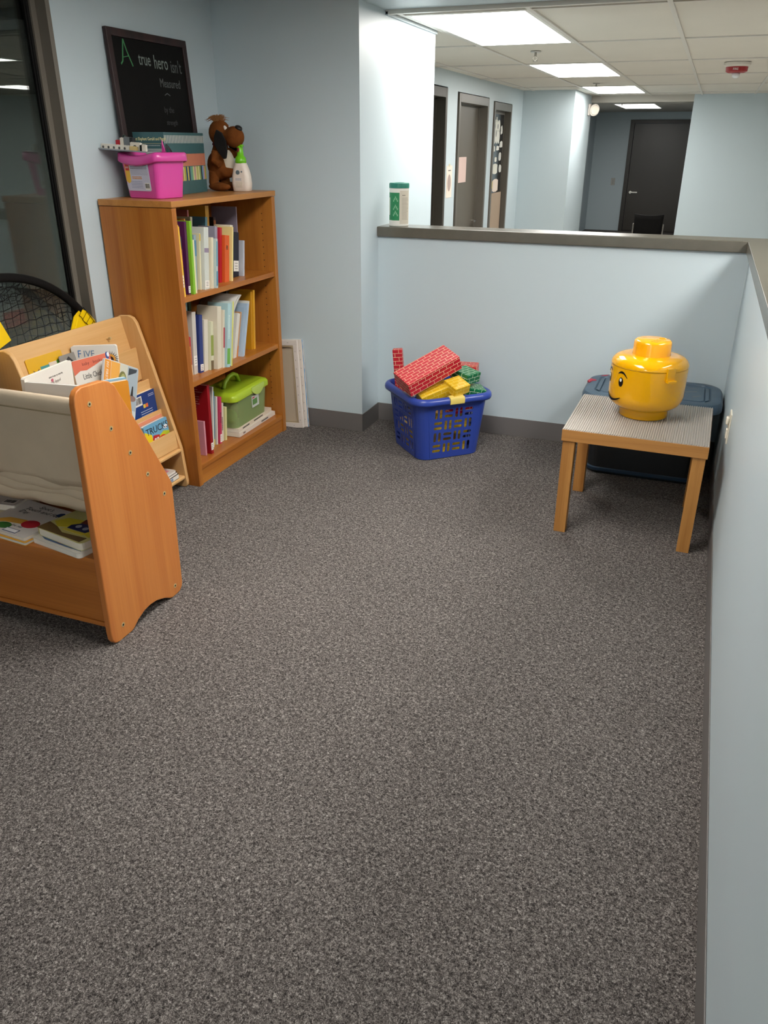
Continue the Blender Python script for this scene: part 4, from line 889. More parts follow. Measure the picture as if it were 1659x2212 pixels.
shape('cover_print', circ(0.115, 0.085, 0.032, 0.018), '7a4a34', t); barcode(mat('e0dcd8', 0.5), BLACK, t, T(0.10, 0.012, 0), 0.05, 0.03)
t = flat('pale picture book peeking out under the white animal book', .17, .17, .010, -2.20, 1.76, zs, 3, 'd8d2b8')
shape('cover_print', circ(0.12, 0.08, 0.02), 'd8b84a', t)

# books standing in the slings
t = board('open white board book standing like a tent in the canvas sling, front half', .235, .21, .014, (-1.868, 1.785, 0.590), (0.99, 0.14, 0), (0.0, 0.10, 1), 'd9d6d0', pages='e0ddd8', rnd=0.008)
wb = board('open white board book in the sling, rear half with small print', .238, .21, .014, (-1.872, 1.806, 0.600), (-0.112, 0.993, 0), (0.02, 0.0, 1), 'dcd6cc', rnd=0.008)
Mw = T(0, 0, 0)
text('lettering', 'priddy books', 0.013, mat('8a8078', 0.6), wb, T(0.17, 0.165, 0.0004) @ Matrix.Rotation(math.pi, 4, 'Z'), sx=0.9)
text('lettering', 'big ideas for little people', 0.008, mat('7a7670', 0.6), wb, T(0.185, 0.183, 0.0004) @ Matrix.Rotation(math.pi, 4, 'Z'), sx=0.9)
shape('logo_mark', circ(0.128, 0.170, 0.006, n=6), 'b85a6a', wb, 0.0012)
t = board('small puzzle book corner poking up behind the open white book', .15, .18, .012, (-1.775, 1.825, 0.603), (0.80, 0.60, 0), (-0.2, 0.1, 1), 'd8cfd6')
shape('cover_print', [(0.006, 0.11), (0.144, 0.11), (0.144, 0.172), (0.006, 0.172)], 'b8a0c4', t); text('lettering', 'puzzle', 0.035, mat('7a4a90', 0.5), t, T(0.02, 0.130, 0.0004), shear=0.2)
t = board('orange book standing at the right end of the canvas slings', .125, .27, .012, (-1.768, 1.968, 0.485), (0.5, 0.866, 0), (0.03, -0.03, 1), 'd9902c', pages='d8cdb8')
shape('cover_print', [(0.04, 0.03), (0.12, 0.03), (0.122, 0.16), (0.10, 0.17), (0.06, 0.15)], '5a9a8c', t); shape('cover_print', [(0.06, 0.10), (0.11, 0.12), (0.10, 0.165), (0.07, 0.16)], 'dfdccc', t, 0.0010)
t = board('light blue book close behind the orange one', .130, .275, .008, (-1.784, 1.972, 0.487), (0.5, 0.866, 0), (0.03, -0.03, 1), '8ab4cc')
t = board('white edged book lying against the near left sling end', .10, .20, .015, (-2.120, 1.80, 0.640), (0.9, 0.4, 0), (0, 0.1, 1), 'd8d2d0')
shape('cover_print', [(0.02, 0.02), (0.09, 0.02), (0.09, 0.17), (0.02, 0.17)], '8a5a78', t)

# ================================================================== MAPLE DISPLAY ALONG THE WINDOW
MP = wood('maple_panel', 'dcb27a', 'd0a064', 'Z', 0.7, 0.4); MPY = wood('maple_board', 'dcb27a', 'cf9f62', 'Y', 0.7, 0.4)
md_ = thing('tiered_book_display', 'pale maple tiered book display between the window and the bookcase', 'book display', (-2.2, 2.5, 0))
pf = [(-2.345, 0.0), (-2.345, 0.765), (-2.335, 0.777), (-2.285, 0.781), (-2.262, 0.772), (-2.246, 0.750), (-2.200, 0.60), (-2.095, 0.225), (-2.086, 0.19), (-2.072, 0.03), (-2.074, 0.012), (-2.085, 0.0)]
for y0, y1 in ((2.845, 2.864), (2.140, 2.159)):
    b = B(); b.prism(pf, y0, y1, 'Y'); b.done('side_panel', MP, md_, world=True, bevel=0.004, bseg=3)
def slab(name, p0, p1, th, y0=2.159, y1=2.845, bev=0.002):
    a = Vector(p0); c = Vector(p1); d = (c-a).normalized(); n_ = Vector((-d.y, d.x))*th
    pts = [tuple(a), tuple(c), tuple(c+n_), tuple(a+n_)]
    b = B(); b.prism(pts, y0, y1, 'Y'); return b.done(name, MPY, md_, world=True, bevel=bev)
bp_ = slab('back_panel', (-2.215, 0.300), (-2.325, 0.776), 0.010)
L_ = Vector(md_.location)
for y in (2.20, 2.72):
    b = B(); p = Vector((-2.300-L_.x, y-L_.y, 0.705)); b.cyl(p, p+Vector((0.012, 0, 0.0028)), 0.005, seg=12); b.done('screw', BRS, bp_)
tiers = [((-2.251, 0.500), (-2.261, 0.643)), ((-2.205, 0.365), (-2.215, 0.506)), ((-2.158, 0.240), (-2.168, 0.372)), ((-2.100, 0.194), (-2.108, 0.277))]
for a, c in tiers: slab('pocket_front', a, c, 0.008)
for x, z in ((-2.270, 0.508), (-2.235, 0.373), (-2.188, 0.284)):
    quick('pocket_floor', MPY, md_, (x-0.014, x+0.016, 2.159, 2.845, z-0.008, z), world=True)
quick('ledge', MPY, md_, (-2.30, -2.082, 2.159, 2.845, 0.176, 0.192), world=True, bevel=0.005)
quick('bottom_shelf', MPY, md_, (-2.33, -2.078, 2.159, 2.845, 0.042, 0.060), world=True, bevel=0.006)
lean_up = (-0.22, 0, 1)
t = board('yellow picture book with a teal label in the top pocket', .19, .21, .008, (-2.262, 2.250, 0.515), (0, 1, 0), lean_up, 'd9a820', group=None)
shape('cover_print', [(0.062, 0.12), (0.108, 0.12), (0.108, 0.17), (0.062, 0.17)], '3f8a8a', t); shape('cover_print', [(0.108, 0.12), (0.15, 0.12), (0.15, 0.175), (0.108, 0.175)], 'd8c8b8', t); shape('cover_print', [(0.15, 0.125), (0.165, 0.13), (0.165, 0.178), (0.15, 0.175)], '5a9a3a', t)
shape('cover_print', [(0.02, 0.165), (0.03, 0.15), (0.02, 0.13), (0.035, 0.14), (0.055, 0.125), (0.045, 0.15), (0.055, 0.165), (0.035, 0.155)], '2a1c18', t); text('lettering', 'ES', 0.024, WHITE, t, T(0.068, 0.138, 0.0005), sx=0.8)
t = board('orange edged magazine with a red title patch behind', .16, .225, .005, (-2.275, 2.385, 0.515), (0, 1, 0), lean_up, 'c8862c')
shape('cover_print', [(0.03, 0.17), (0.15, 0.17), (0.15, 0.215), (0.03, 0.215)], 'c2342c', t); text('lettering', 'Highlights', 0.022, WHITE, t, T(0.036, 0.183, 0.0005), sx=0.9, shear=0.2)
t = board('grey photo card between the yellow book and the FIVE book', .09, .20, .004, (-2.246, 2.405, 0.505), (0, 1, 0), lean_up, '8a8680')
shape('cover_print', [(0.02, 0.12), (0.07, 0.12), (0.075, 0.16), (0.05, 0.19), (0.02, 0.17)], '2c2a2a', t)
# FIVE book, turned toward the camera
fv = board('white thick board book titled FIVE with a sun on its cover', .176, .205, .026, (-2.292, 2.478, 0.517), (0.866, 0.5, 0), (-0.05, 0.03, 1), 'dad8d2', pages='efebe2', rnd=0.008)
text('lettering', 'F', 0.042, mat('2f6fae', 0.5), fv, T(0.022, 0.160, 0.0004), sx=0.8); text('lettering', 'IVE', 0.036, mat('5a7a9c', 0.5), fv, T(0.045, 0.162, 0.0004), sx=0.9)
text('lettering', 'NICE', 0.034, mat('b02a38', 0.5), fv, T(0.015, 0.120, 0.0004), sx=0.8)
shape('cover_print', circ(0.055, 0.145, 0.009), 'e2b836', fv); shape('cover_print', circ(0.082, 0.143, 0.008), 'd86a6a', fv); shape('cover_print', circ(0.100, 0.140, 0.008), '8aa84a', fv)
b = B(); M0 = T(0.148, 0.150, 0)
for k in range(20):
    a = 2*math.pi*k/20; b.prism([(0.019*math.cos(a-0.11), 0.019*math.sin(a-0.11)), (0.034*math.cos(a), 0.034*math.sin(a)), (0.019*math.cos(a+0.11), 0.019*math.sin(a+0.11))], 0, 0.0008, 'Z', M=M0)
b.done('cover_print', mat('3a2a22', 0.5), fv)
shape('cover_print', circ(0.148, 0.150, 0.020), 'e0a040', fv, 0.0010); shape('cover_print', circ(0.148, 0.149, 0.012), '3a2420', fv, 0.0014)
text('lettering', 'FIVE', 0.02, mat('5a7a9c', 0.5), fv, frame((-0.0012, 0.195, -0.004), (0, -1, 0), (0, 0, -1)), sx=0.9)
text('lettering', 'NICE', 0.02, mat('b02a38', 0.5), fv, frame((-0.0012, 0.135, -0.004), (0, -1, 0), (0, 0, -1)), sx=0.9)
# Little Chick
ch = board('white board book Little Chick with a coral band', .186, .195, .014, (-2.150, 2.345, 0.510), (0.17, 0.985, 0), (-0.16, 0.03, 1), 'd8d3ca', rnd=0.010)
pts = [(0.0, 0.190), (0.004, 0.195), (0.180, 0.195), (0.186, 0.190), (0.186, 0.168), (0.17, 0.166), (0.14, 0.172), (0.10, 0.160), (0.06, 0.150), (0.03, 0.153), (0.0, 0.140)]
shape('cover_band', pts, 'cf6a50', ch, 0.0006); text('lettering', 'baby · books', 0.017, mat('5a2420', 0.5), ch, T(0.045, 0.170, 0.0005), space=1.1)
text('lettering', 'Little Chick', 0.030, mat('3a3634', 0.5), ch, T(0.036, 0.118, 0.0004), sx=0.66)
n = 26; shape('cover_print', [(0.115+0.028*(1 if k % 2 else 0.86)*math.cos(2*math.pi*k/n), 0.072+0.030*(1 if k % 2 else 0.86)*math.sin(2*math.pi*k/n)) for k in range(n)], 'dfcf2a', ch); shape('cover_print', circ(0.125, 0.042, 0.016, 0.010), 'c8782a', ch, 0.0010)
shape('cover_print', circ(0.172, 0.185, 0.009, 0.014), '2c4a8a', ch, 0.0010); shape('cover_print', circ(0.176, 0.188, 0.006, 0.009), 'dfe2e8', ch, 0.0014)
# alphabet photo book, tilted
ab = board('tilted photo alphabet book with orange and purple spine strip', .215, .255, .010, (-2.090, 2.355, 0.470), (0.0, 0.90, -0.43), (-0.10, 0.43, 0.89), 'cfd6d8', rnd=0.008)
shape('cover_print', [(0.002, 0.10), (0.040, 0.10), (0.040, 0.252), (0.002, 0.252)], 'e2983c', ab); shape('cover_print', [(0.002, 0.003), (0.075, 0.003), (0.075, 0.10), (0.002, 0.10)], '5c3a86', ab)
shape('cover_print', [(0.042, 0.11), (0.095, 0.11), (0.095, 0.252), (0.042, 0.252)], 'e6a84e', ab); shape('cover_print', [(0.095, 0.135), (0.145, 0.135), (0.145, 0.252), (0.095, 0.252)], 'c9c8b8', ab)
shape('cover_print', circ(0.115, 0.185, 0.026, 0.04), '7a7a48', ab, 0.0010); shape('cover_print', circ(0.118, 0.195, 0.014, 0.02), 'a8a86a', ab, 0.0014); shape('cover_print', [(0.145, 0.075), (0.213, 0.075), (0.213, 0.252), (0.145, 0.252)], 'a3b0b8', ab)
shape('cover_print', circ(0.182, 0.125, 0.026, 0.013), '8a7068', ab, 0.0010); shape('cover_print', [(0.172, 0.135), (0.18, 0.175), (0.186, 0.175), (0.188, 0.135)], '2c2c2c', ab, 0.0012); shape('cover_print', [(0.15, 0.215), (0.2, 0.235), (0.205, 0.248), (0.152, 0.245)], '3c444a', ab, 0.0010)
text('lettering', 'MY FIRST ABC', 0.019, WHITE, ab, T(0.012, 0.245, 0.0006) @ Matrix.Rotation(-math.pi/2, 4, 'Z'), sx=0.95)
text('lettering', 'first', 0.03, Kb, ab, T(0.145, 0.052, 0.0004)); text('lettering', 'ABC', 0.06, Kb, ab, T(0.09, 0.008, 0.0004), sx=0.95)
# blue paperback
bl = board('dark blue paperback with a white barcode in the third pocket', .166, .178, .022, (-2.180, 2.676, 0.288), (0, 1, 0), (-0.08, 0, 1), '1f3f7e', pages='e6ddc8', rnd=0.003)
barcode(mat('e4e2de', 0.5), BLACK, bl, T(0.010, 0.128, 0), 0.062, 0.040)
WB = mat('b9c4dc', 0.5)
lines('small_print', WB, bl, I4, 0.052, 0.135, [0.098, 0.088, 0.078, 0.068, 0.058], h=0.003, jit=0.15, t=0.0006)
lines('small_print', WB, bl, I4, 0.12, 0.158, [0.162, 0.155], h=0.0025, t=0.0006)
shape('cover_print', [(0.075, 0.112), (0.09, 0.112), (0.09, 0.128), (0.075, 0.128)], 'd8c04a', bl); shape('cover_print', [(0.093, 0.112), (0.108, 0.112), (0.108, 0.128), (0.093, 0.128)], 'd86a3a', bl); shape('cover_print', [(0.06, 0.02), (0.075, 0.035), (0.10, 0.04), (0.12, 0.028), (0.10, 0.015)], 'c88a6a', bl)
# trucks
tr = board('TRUCKS board book with a red truck in the lowest pocket', .168, .150, .016, (-2.119, 2.664, 0.196), (0, 1, 0), (-0.12, 0, 1), '6fa8c8', pages='e6e2d8', rnd=0.006)
shape('cover_print', [(0.0, 0.0), (0.168, 0.0), (0.168, 0.085), (0.13, 0.095), (0.09, 0.080), (0.0, 0.060)], 'b8c22c', tr); shape('cover_print', [(0.0, 0.0), (0.045, 0.0), (0.045, 0.10), (0.0, 0.125)], 'e6c81e', tr, 0.0010)
shape('cover_print', [(0.045, 0.03), (0.095, 0.03), (0.095, 0.088), (0.055, 0.095), (0.045, 0.08)], 'b82a2c', tr, 0.0012); shape('cover_print', circ(0.115, 0.055, 0.034, 0.026), 'd8421e', tr, 0.0010)
for x in (0.056, 0.074): shape('cover_print', [(x, 0.062), (x+0.013, 0.062), (x+0.013, 0.080), (x, 0.080)], 'e2e2e0', tr, 0.0016)
shape('cover_print', circ(0.148, 0.110, 0.016, 0.009), 'e4ecf0', tr, 0.0010)
text('lettering', 'TRUCKS', 0.043, Kb, tr, T(0.010, 0.104, 0.0008), sx=0.98)
t = board('salmon edged book just behind the TRUCKS book', .172, .158, .008, (-2.139, 2.657, 0.200), (0, 1, 0), (-0.12, 0, 1), 'd98a6a')
t = board('green and blue book left of the TRUCKS book', .10, .135, .012, (-2.112, 2.545, 0.198), (0.1, 1, 0), (-0.20, 0, 1), '9aba2c')
shape('cover_print', [(0.0, 0.09), (0.1, 0.09), (0.1, 0.13), (0.0, 0.13)], '5a9ac0', t); shape('cover_print', [(0.07, 0.0), (0.1, 0.0), (0.1, 0.07), (0.08, 0.06)], '202020', t, 0.0010)
t = thing('cloth_book', 'pale grey folded soft book curling left of the TRUCKS book', 'book', (-2.12, 2.56, 0.20))
b = B(); rings = []
for i in range(13):
    a = R(-10+190*i/12); y = 2.50+0.075*math.cos(a); z = 0.30+0.085*math.sin(a); rings.append([(-2.150, y, z), (-2.110, y, z-0.004), (-2.085, y, z-0.012)])
b.sweep(rings, closed=False); b.done('outer_leaf', mat('b9c2c0', 0.7), t, world=True, solid=0.006, smooth=True)
b = B(); rings = []
for i in range(13):
    a = R(-10+190*i/12); y = 2.50+0.058*math.cos(a); z = 0.295+0.068*math.sin(a); rings.append([(-2.145, y, z), (-2.105, y, z-0.004), (-2.082, y, z-0.010)])
b.sweep(rings, closed=False); b.done('inner_leaf', mat('d3c0b8', 0.7), t, world=True, solid=0.006, smooth=True)
# books on the bottom shelf of the maple display
for i, (z, c, rz, th, lb) in enumerate(((0.0605, '2c3a2c', 4, .022, 'dark green book lying lowest on the maple display bottom shelf'), (0.0830, '222224', 0, .012, 'black book lying in the middle of the low stack'), (0.0955, 'cfc6bc', -3, .012, 'white and pink book lying on top of the low stack'))):
    t = board(lb, .17, .20, th, (-2.285, 2.802-0.01*i, z+th), (0.03, -1, 0), (1, 0.03, 0), c, group='stack of books on the maple display bottom shelf', rnd=0.003)
    if i == 2: shape('cover_print', [(0.02, 0.12), (0.10, 0.12), (0.10, 0.18), (0.02, 0.18)], 'c87a84', t); barcode(WHITE, BLACK, t, T(0.11, 0.14, 0), 0.045, 0.03)
    if i == 0: b = B(); b.box(0.05, 0.15, 0.2001, 0.2012, -0.018, -0.004); b.done('title_strip', mat('8a9ab4', 0.5), t)

# ================================================================== HOOP NET
net = thing('pop_up_net', 'black arched play net with yellow corner plates before the window', 'play net', (-2.366, 2.228, 0))
NB = mat('0b0908', 0.9, spec=0.2, name='black_foam_sleeve', bump=0.6, bscale=60)
cy_, cz_, Rr, xn = 2.228, 0.446, 0.570, -2.366
pts = [(xn, cy_+Rr*math.cos(R(a)), cz_+Rr*math.sin(R(a))) for a in range(43, 138, 3)]
b = B(); b.tube(pts, 0.0165, 12); b.done('foam_arch', NB, net, world=True, smooth=True)
for sg in (1, -1):
    b = B(); pp = [(xn, cy_+sg*Rr*math.cos(R(a)), cz_+Rr*math.sin(R(a))) for a in range(43, -6, -6)] + [(xn, cy_+sg*(Rr-0.004), 0.30), (xn, cy_+sg*(Rr-0.004), 0.01)]
    b.tube(pp, 0.008, 8); b.done('fibre_pole', mat('202020', 0.5), net, world=True, smooth=True)
YP = mat('f0c808', 0.35, name='yellow_vinyl')
for sg in (1, -1):
    a = R(43); py, pz = cy_+sg*Rr*math.cos(a), cz_+Rr*math.sin(a)
    b = B(); q = [(py-sg*0.150, pz-0.19), (py-sg*0.048, pz-0.020), (py-sg*0.004, pz+0.006), (py+sg*0.030, pz-0.010), (py+sg*0.070, pz-0.055), (py+sg*0.095, pz-0.130), (py+sg*0.03, pz-0.20)]
    if sg < 0: q = q[::-1]
    b.prism(q, xn+0.0085, xn+0.0115, 'X'); yp = b.done('corner_plate', YP, net, world=True)
    Lm = Vector(net.location)
    b = B(); b.tube([(xn+0.012-Lm.x, py-sg*0.025-Lm.y, pz-0.015), (xn+0.012-Lm.x, py-sg*0.115-Lm.y, pz-0.185)], 0.0028, 6); b.done('welded_edge', YP, yp, smooth=True)
    b = B()
    for (u, v, w, h) in ((0.0, -0.085, .02, .008), (-0.008, -0.10, .008, .03), (0.012, -0.10, .008, .02), (0.03, -0.085, .012, .022), (0.042, -0.10, .01, .012)):
        b.box(xn+0.0113-Lm.x, xn+0.0125-Lm.x, py+sg*u-w/2-Lm.y, py+sg*u+w/2-Lm.y, pz+v-h/2, pz+v+h/2)
    b.done('black_print', BLACK, yp)
b = B(); b.prism([(2.035, 0.965), (2.211, 0.868), (2.245, 0.794), (2.170, 0.770), (2.02, 0.74), (1.98, 0.85)], -2.3505, -2.3475, 'X'); b.done('corner_plate', YP, net, world=True)
# net strands: diamond mesh hung inside the arch, scrunched along the rim
b = B(); NS = mat('0a0909', 0.9, spec=0.1)
def inside(y, z): return (y-cy_)**2+max(0, z-cz_)**2 < (Rr-0.004)**2 and z > 0.02
def strand(p, q, r=0.0013):
    b.tube([p, q], r, 4, cap=False)
s_ = 0.036; ny = 32; nz = 30
def node(i, j):
    y = cy_-0.58+i*s_+0.004*math.sin(i*1.7+j*2.1); z = 0.02+j*s_*0.98+0.004*math.cos(i*2.3+j*1.3)+0.012*math.sin(i*0.35)
    return (xn-0.008-0.006*math.sin(i*0.2)*math.sin(j*0.1), y, z)
for i in range(ny):
    for j in range(nz):
        p = node(i, j)
        for q in (node(i+1, j), node(i, j+1)):
            if inside(p[1], p[2]) and inside(q[1], q[2]): strand(p, q)
for a in range(8, 172, 3):
    for rr0, rr1 in ((0.0, 0.022), (0.022, 0.046), (0.046, 0.072)):
        a0 = R(a+random.uniform(-1.5, 1.5)); a1 = R(a+random.choice((-1.8, 1.8))+random.uniform(-1, 1))
        p = (xn-0.010, cy_+(Rr-rr0-0.01)*math.cos(a0), cz_+(Rr-rr0-0.01)*math.sin(a0)); q = (xn-0.012, cy_+(Rr-rr1-0.01)*math.cos(a1), cz_+(Rr-rr1-0.01)*math.sin(a1)); strand(p, q, 0.0012)
        a2 = R(a+3); q2 = (xn-0.012, cy_+(Rr-rr1-0.012)*math.cos(a2), cz_+(Rr-rr1-0.012)*math.sin(a2)); strand(q, q2, 0.0011)
for k in range(34):      # mesh wrapped over the far yellow plate
    a = R(43-k*0.9); rr = Rr+0.004*math.sin(k); p = (xn+0.015, cy_+(rr+0.012)*math.cos(a), cz_+(rr+0.012)*math.sin(a)); q = (xn+0.015, cy_+(rr-0.03)*math.cos(a-0.02*(k % 3)), cz_+(rr-0.03)*math.sin(a-0.02*(k % 3)))
    if k % 3 == 0: strand(p, q, 0.0012)
b.tube([(xn+0.015, cy_+(Rr-0.028+0.004*math.sin(k*1.3))*math.cos(R(43-k)), cz_+(Rr-0.028)*math.sin(R(43-k))) for k in range(28)], 0.0014, 4)
b.tube([(xn+0.015, cy_+(Rr+0.012)*math.cos(R(43-k)), cz_+(Rr+0.012)*math.sin(R(43-k))) for k in range(28)], 0.0014, 4)
o = b.done('netting', NS, net, world=True, kind='stuff')

# ================================================================== CANVASES LEANING BY THE BOOKCASE
for i, (yb, yt, x1, lb) in enumerate(((3.800, 3.838, -1.943, 'white stretched canvas seen from the back beside the bookcase'), (3.826, 3.862, -1.926, 'canvas with a blue painted edge behind the first canvas'))):
    w, h, th = 0.40, 0.488, 0.019
    t = thing('stretched_canvas', lb, 'canvas', (x1, yb, 0.003), (-math.atan2(yt-yb, h), R(-4.5), 0), 'canvases leaning beside the bookcase')
    CW = mat('ddd4cc', 0.8); SB = mat('b9a888', 0.7)
    b = B(); b.box(-w, 0, th-0.0015, th, 0, h); b.done('canvas_face', mat('c8b8a0', 0.9), t)
    for bx in ((-w, 0, 0, th-0.0015, 0, 0.028), (-w, 0, 0, th-0.0015, h-0.028, h), (-0.026, 0, 0, th-0.0015, 0.028, h-0.028), (-w, -w+0.026, 0, th-0.0015, 0.028, h-0.028)): quick('wrapped_edge', CW, t, bx, bevel=0.002)
    for bx in ((-w+0.026, -0.026, 0.003, th-0.002, 0.028, 0.036), (-w+0.026, -0.026, 0.003, th-0.002, h-0.036, h-0.028), (-0.036, -0.026, 0.003, th-0.002, 0.036, h-0.036)): quick('stretcher_bar', SB, t, bx)
    b = B()
    for k in range(9): b.box(-0.015, -0.0135, -0.0007, 0.0003, 0.04+k*0.048, 0.048+k*0.048)
    for k in range(4): b.box(-0.06-k*0.09, -0.052-k*0.09, -0.0007, 0.0003, 0.012, 0.0135); b.box(-0.06-k*0.09, -0.052-k*0.09, -0.0007, 0.0003, h-0.014, h-0.0125)
    b.done('staples', mat('6a6460', 0.4, 0.8), t)
    if i == 1:
        b = B(); pts = [(0.004, 0.0), (0.013, 0.0)]
        n = 26
        for k in range(n): pts.append((0.009+random.uniform(-0.002, 0.004), h*(k+1)/n))
        for k in range(n, 0, -1): pts.append((0.003+random.uniform(-0.001, 0.001), h*k/n))
        b.prism(pts, -0.0002, 0.0006, 'X'); b.done('painted_edge', mat('4f8cb8', 0.6), t)

# ================================================================== WIPES CANISTER
cn = thing('wipes_canister', 'white wipes canister with a green lid standing on the half wall cap', 'canister', (-1.518, 4.175, 1.0662), (0, 0, R(-112)))
b = B(); b.lathe([(0, 0), (0.048, 0), (0.051, 0.003), (0.051, 0.186), (0, 0.186)], seg=48); b.done('body', mat('e4e2da', 0.35), cn, bevel=0.001)
b = B(); b.lathe([(0.0525, 0.186), (0.0525, 0.206), (0.049, 0.211), (0.030, 0.212), (0.028, 0.208), (0, 0.208)], seg=48); b.lathe([(0.0525, 0.186), (0, 0.186)], seg=48); b.done('lid', mat('1f7a68', 0.35), cn, bevel=0.001)
def cyl_patch(b, r, a0, a1, z0, z1, n=10, t=0.0008, c=(0, 0, 0)):
    A = []
    for k in range(n+1):
        a = R(a0+(a1-a0)*k/n); A.append([b._v((c[0]+rr*math.cos(a), c[1]+rr*math.sin(a), z)) for rr, z in ((r, z0), (r+t, z0), (r+t, z1), (r, z1))])
    for k in range(n):
        for q in range(4): b.bm.faces.new((A[k][q], A[k][(q+1) % 4], A[k+1][(q+1) % 4], A[k+1][q]))
    b.bm.faces.new(A[0]); b.bm.faces.new(A[-1][::-1])
b = B(); cyl_patch(b, 0.051, -36, 44, 0.030, 0.165, 14); b.done('green_label', mat('1f8250', 0.4), cn)   # local angle 0 = toward label centre
b = B(); cyl_patch(b, 0.051, 46, 112, 0.012, 0.175, 8); b.done('text_label', mat('cfc8b8', 0.5), cn)
b = B(); cyl_patch(b, 0.0518, 60, 80, 0.150, 0.154, 3, 0.0006)
for k in range(17): cyl_patch(b, 0.0518, 58, 104-random.uniform(0, 14), 0.034+k*0.0065, 0.0355+k*0.0065, 5, 0.0006)
b.done('label_print', mat('8a8478', 0.6), cn)
b = B(); cyl_patch(b, 0.0518, -34, -22, 0.055, 0.140, 4, 0.0006); b.done('white_panel', mat('dcdcd2', 0.5), cn)
b = B()
for z in (0.055, 0.085, 0.125):
    for k in range(5): cyl_patch(b, 0.0518, 5+k*6, 12+k*6, z+abs(k-2)*-0.008+0.012, z+abs(k-2)*-0.008+0.022, 2, 0.0006)
b.done('arrow_print', mat('7ab08a', 0.5), cn)

# ================================================================== BASKET OF CARDBOARD BRICKS
BL = mat('2c4399', 0.32, name='blue_plastic')
bk_ = thing('laundry_basket', 'square blue plastic basket with slotted sides full of toy bricks', 'basket', (-1.160, 3.798, 0), (0, 0, R(43.5)))
a0_, a1_, hz, rr_ = 0.172, 0.200, 0.31, 0.055
def plate_with_slots(W0, W1, z0, z1, slots):
    """flat side panel with real slots; returns mesh data (u, v) in unit panel, mapped later"""
    c = bpy.data.curves.new('p', 'CURVE'); c.dimensions = '2D'; c.fill_mode = 'BOTH'; c.extrude = 0.0015
    def sp(pts):
        s = c.splines.new('POLY'); s.points.add(len(pts)-1)
        for k, p in enumerate(pts): s.points[k].co = (p[0], p[1], 0, 1)
        s.use_cyclic_u = True
    sp([(-W0, z0), (W0, z0), (W1, z1), (-W1, z1)])
    for (cx_, cz, w, h) in slots:
        r = min(w, h)/2; sp([(p[0]+cx_, p[1]+cz) for p in rrect(w/2, h/2, r*0.98, 4)])
    o = bpy.data.objects.new('p', c); COL.objects.link(o); bpy.context.view_layer.update()
    me = bpy.data.meshes.new_from_object(o.evaluated_get(bpy.context.evaluated_depsgraph_get())); bpy.data.objects.remove(o); bpy.data.curves.remove(c)
    return me
slots = []
for i in range(4):
    for j in range(4):
        cx_ = -0.084+0.056*i; cz = 0.060+0.062*j
        if (i+j) % 2 == 1:
            for d in (-0.0125, 0.0125): slots.append((cx_+d, cz, 0.015, 0.050))
        else:
            for d in (-0.0135, 0.0135): slots.append((cx_, cz+d, 0.045, 0.015))
me0 = plate_with_slots(a0_-rr_, a1_-rr_, 0.004, hz, slots)
tilt = math.atan2(a1_-a0_, hz)
bm = bmesh.new()
for k in range(4):
    m2 = me0.copy()
    Mk = Matrix.Rotation(R(90*k), 4, 'Z') @ Matrix.Translation((0, -a0_, 0)) @ Matrix(((1, 0, 0, 0), (0, -math.tan(tilt), 1, 0), (0, 1, 0, 0), (0, 0, 0, 1)))
    m2.transform(Mk); bm.from_mesh(m2); bpy.data.meshes.remove(m2)
b = B(); b.bm.free(); b.bm = bm
for k in range(4):       # rounded corners
    rings = []
    for q in range(9):
        t_ = R(-90+90*q/8); ring = []
        for z, a in ((0.0, a0_-0.006), (0.004, a0_), (hz, a1_)):
            cx_, cyy = a-rr_, -(a-rr_); p = Vector((cx_+rr_*math.cos(t_), cyy+rr_*math.sin(t_), z)); p.rotate(Euler((0, 0, R(90*k)))); ring.append(tuple(p))
        for z, a in ((hz, a1_-0.003), (0.004, a0_-0.003)):
            cx_, cyy = a-rr_, -(a-rr_); p = Vector((cx_+(rr_)*math.cos(t_), cyy+(rr_)*math.sin(t_), z)); p.rotate(Euler((0, 0, R(90*k)))); ring.append(tuple(p))
        rings.append(ring)
    b.sweep(rings, closed=False)
b.done('slotted_wall', BL, bk_)
b = B(); rrloft(b, [(a0_-0.004, a0_-0.004, rr_, 0.0), (a0_, a0_, rr_, 0.004), (a0_-0.004, a0_-0.004, rr_, 0.006)]); b.done('floor_plate', BL, bk_)
rim = subdiv(rrect(a1_, a1_, rr_+0.004, 8), 10); rings = []
for p in rim:
    v = Vector(p); nrm = Vector((max(-1, min(1, (abs(v.x)-(a1_-rr_))/rr_ if abs(v.x) > a1_-rr_ else 0))*(1 if v.x > 0 else -1), max(-1, min(1, (abs(v.y)-(a1_-rr_))/rr_ if abs(v.y) > a1_-rr_ else 0))*(1 if v.y > 0 else -1)))
    if nrm.length < 1e-6: nrm = v
    nrm.normalize()
    zt = hz+0.024; md2 = 0.0
    rings.append([(v.x+nrm.x*o_, v.y+nrm.y*o_, zt+dz) for o_, dz in ((-0.004, -0.03), (-0.003, -0.008), (0.002, -0.001), (0.010, 0.0), (0.019, -0.003), (0.026, -0.012), (0.028, -0.024), (0.026, -0.034), (0.022, -0.034), (0.021, -0.012), (0.010, -0.006), (0.0, -0.03), (-0.004, -0.03))])
b = B(); b.sweep(rings); b.done('rolled_rim', BL, bk_, smooth=True)
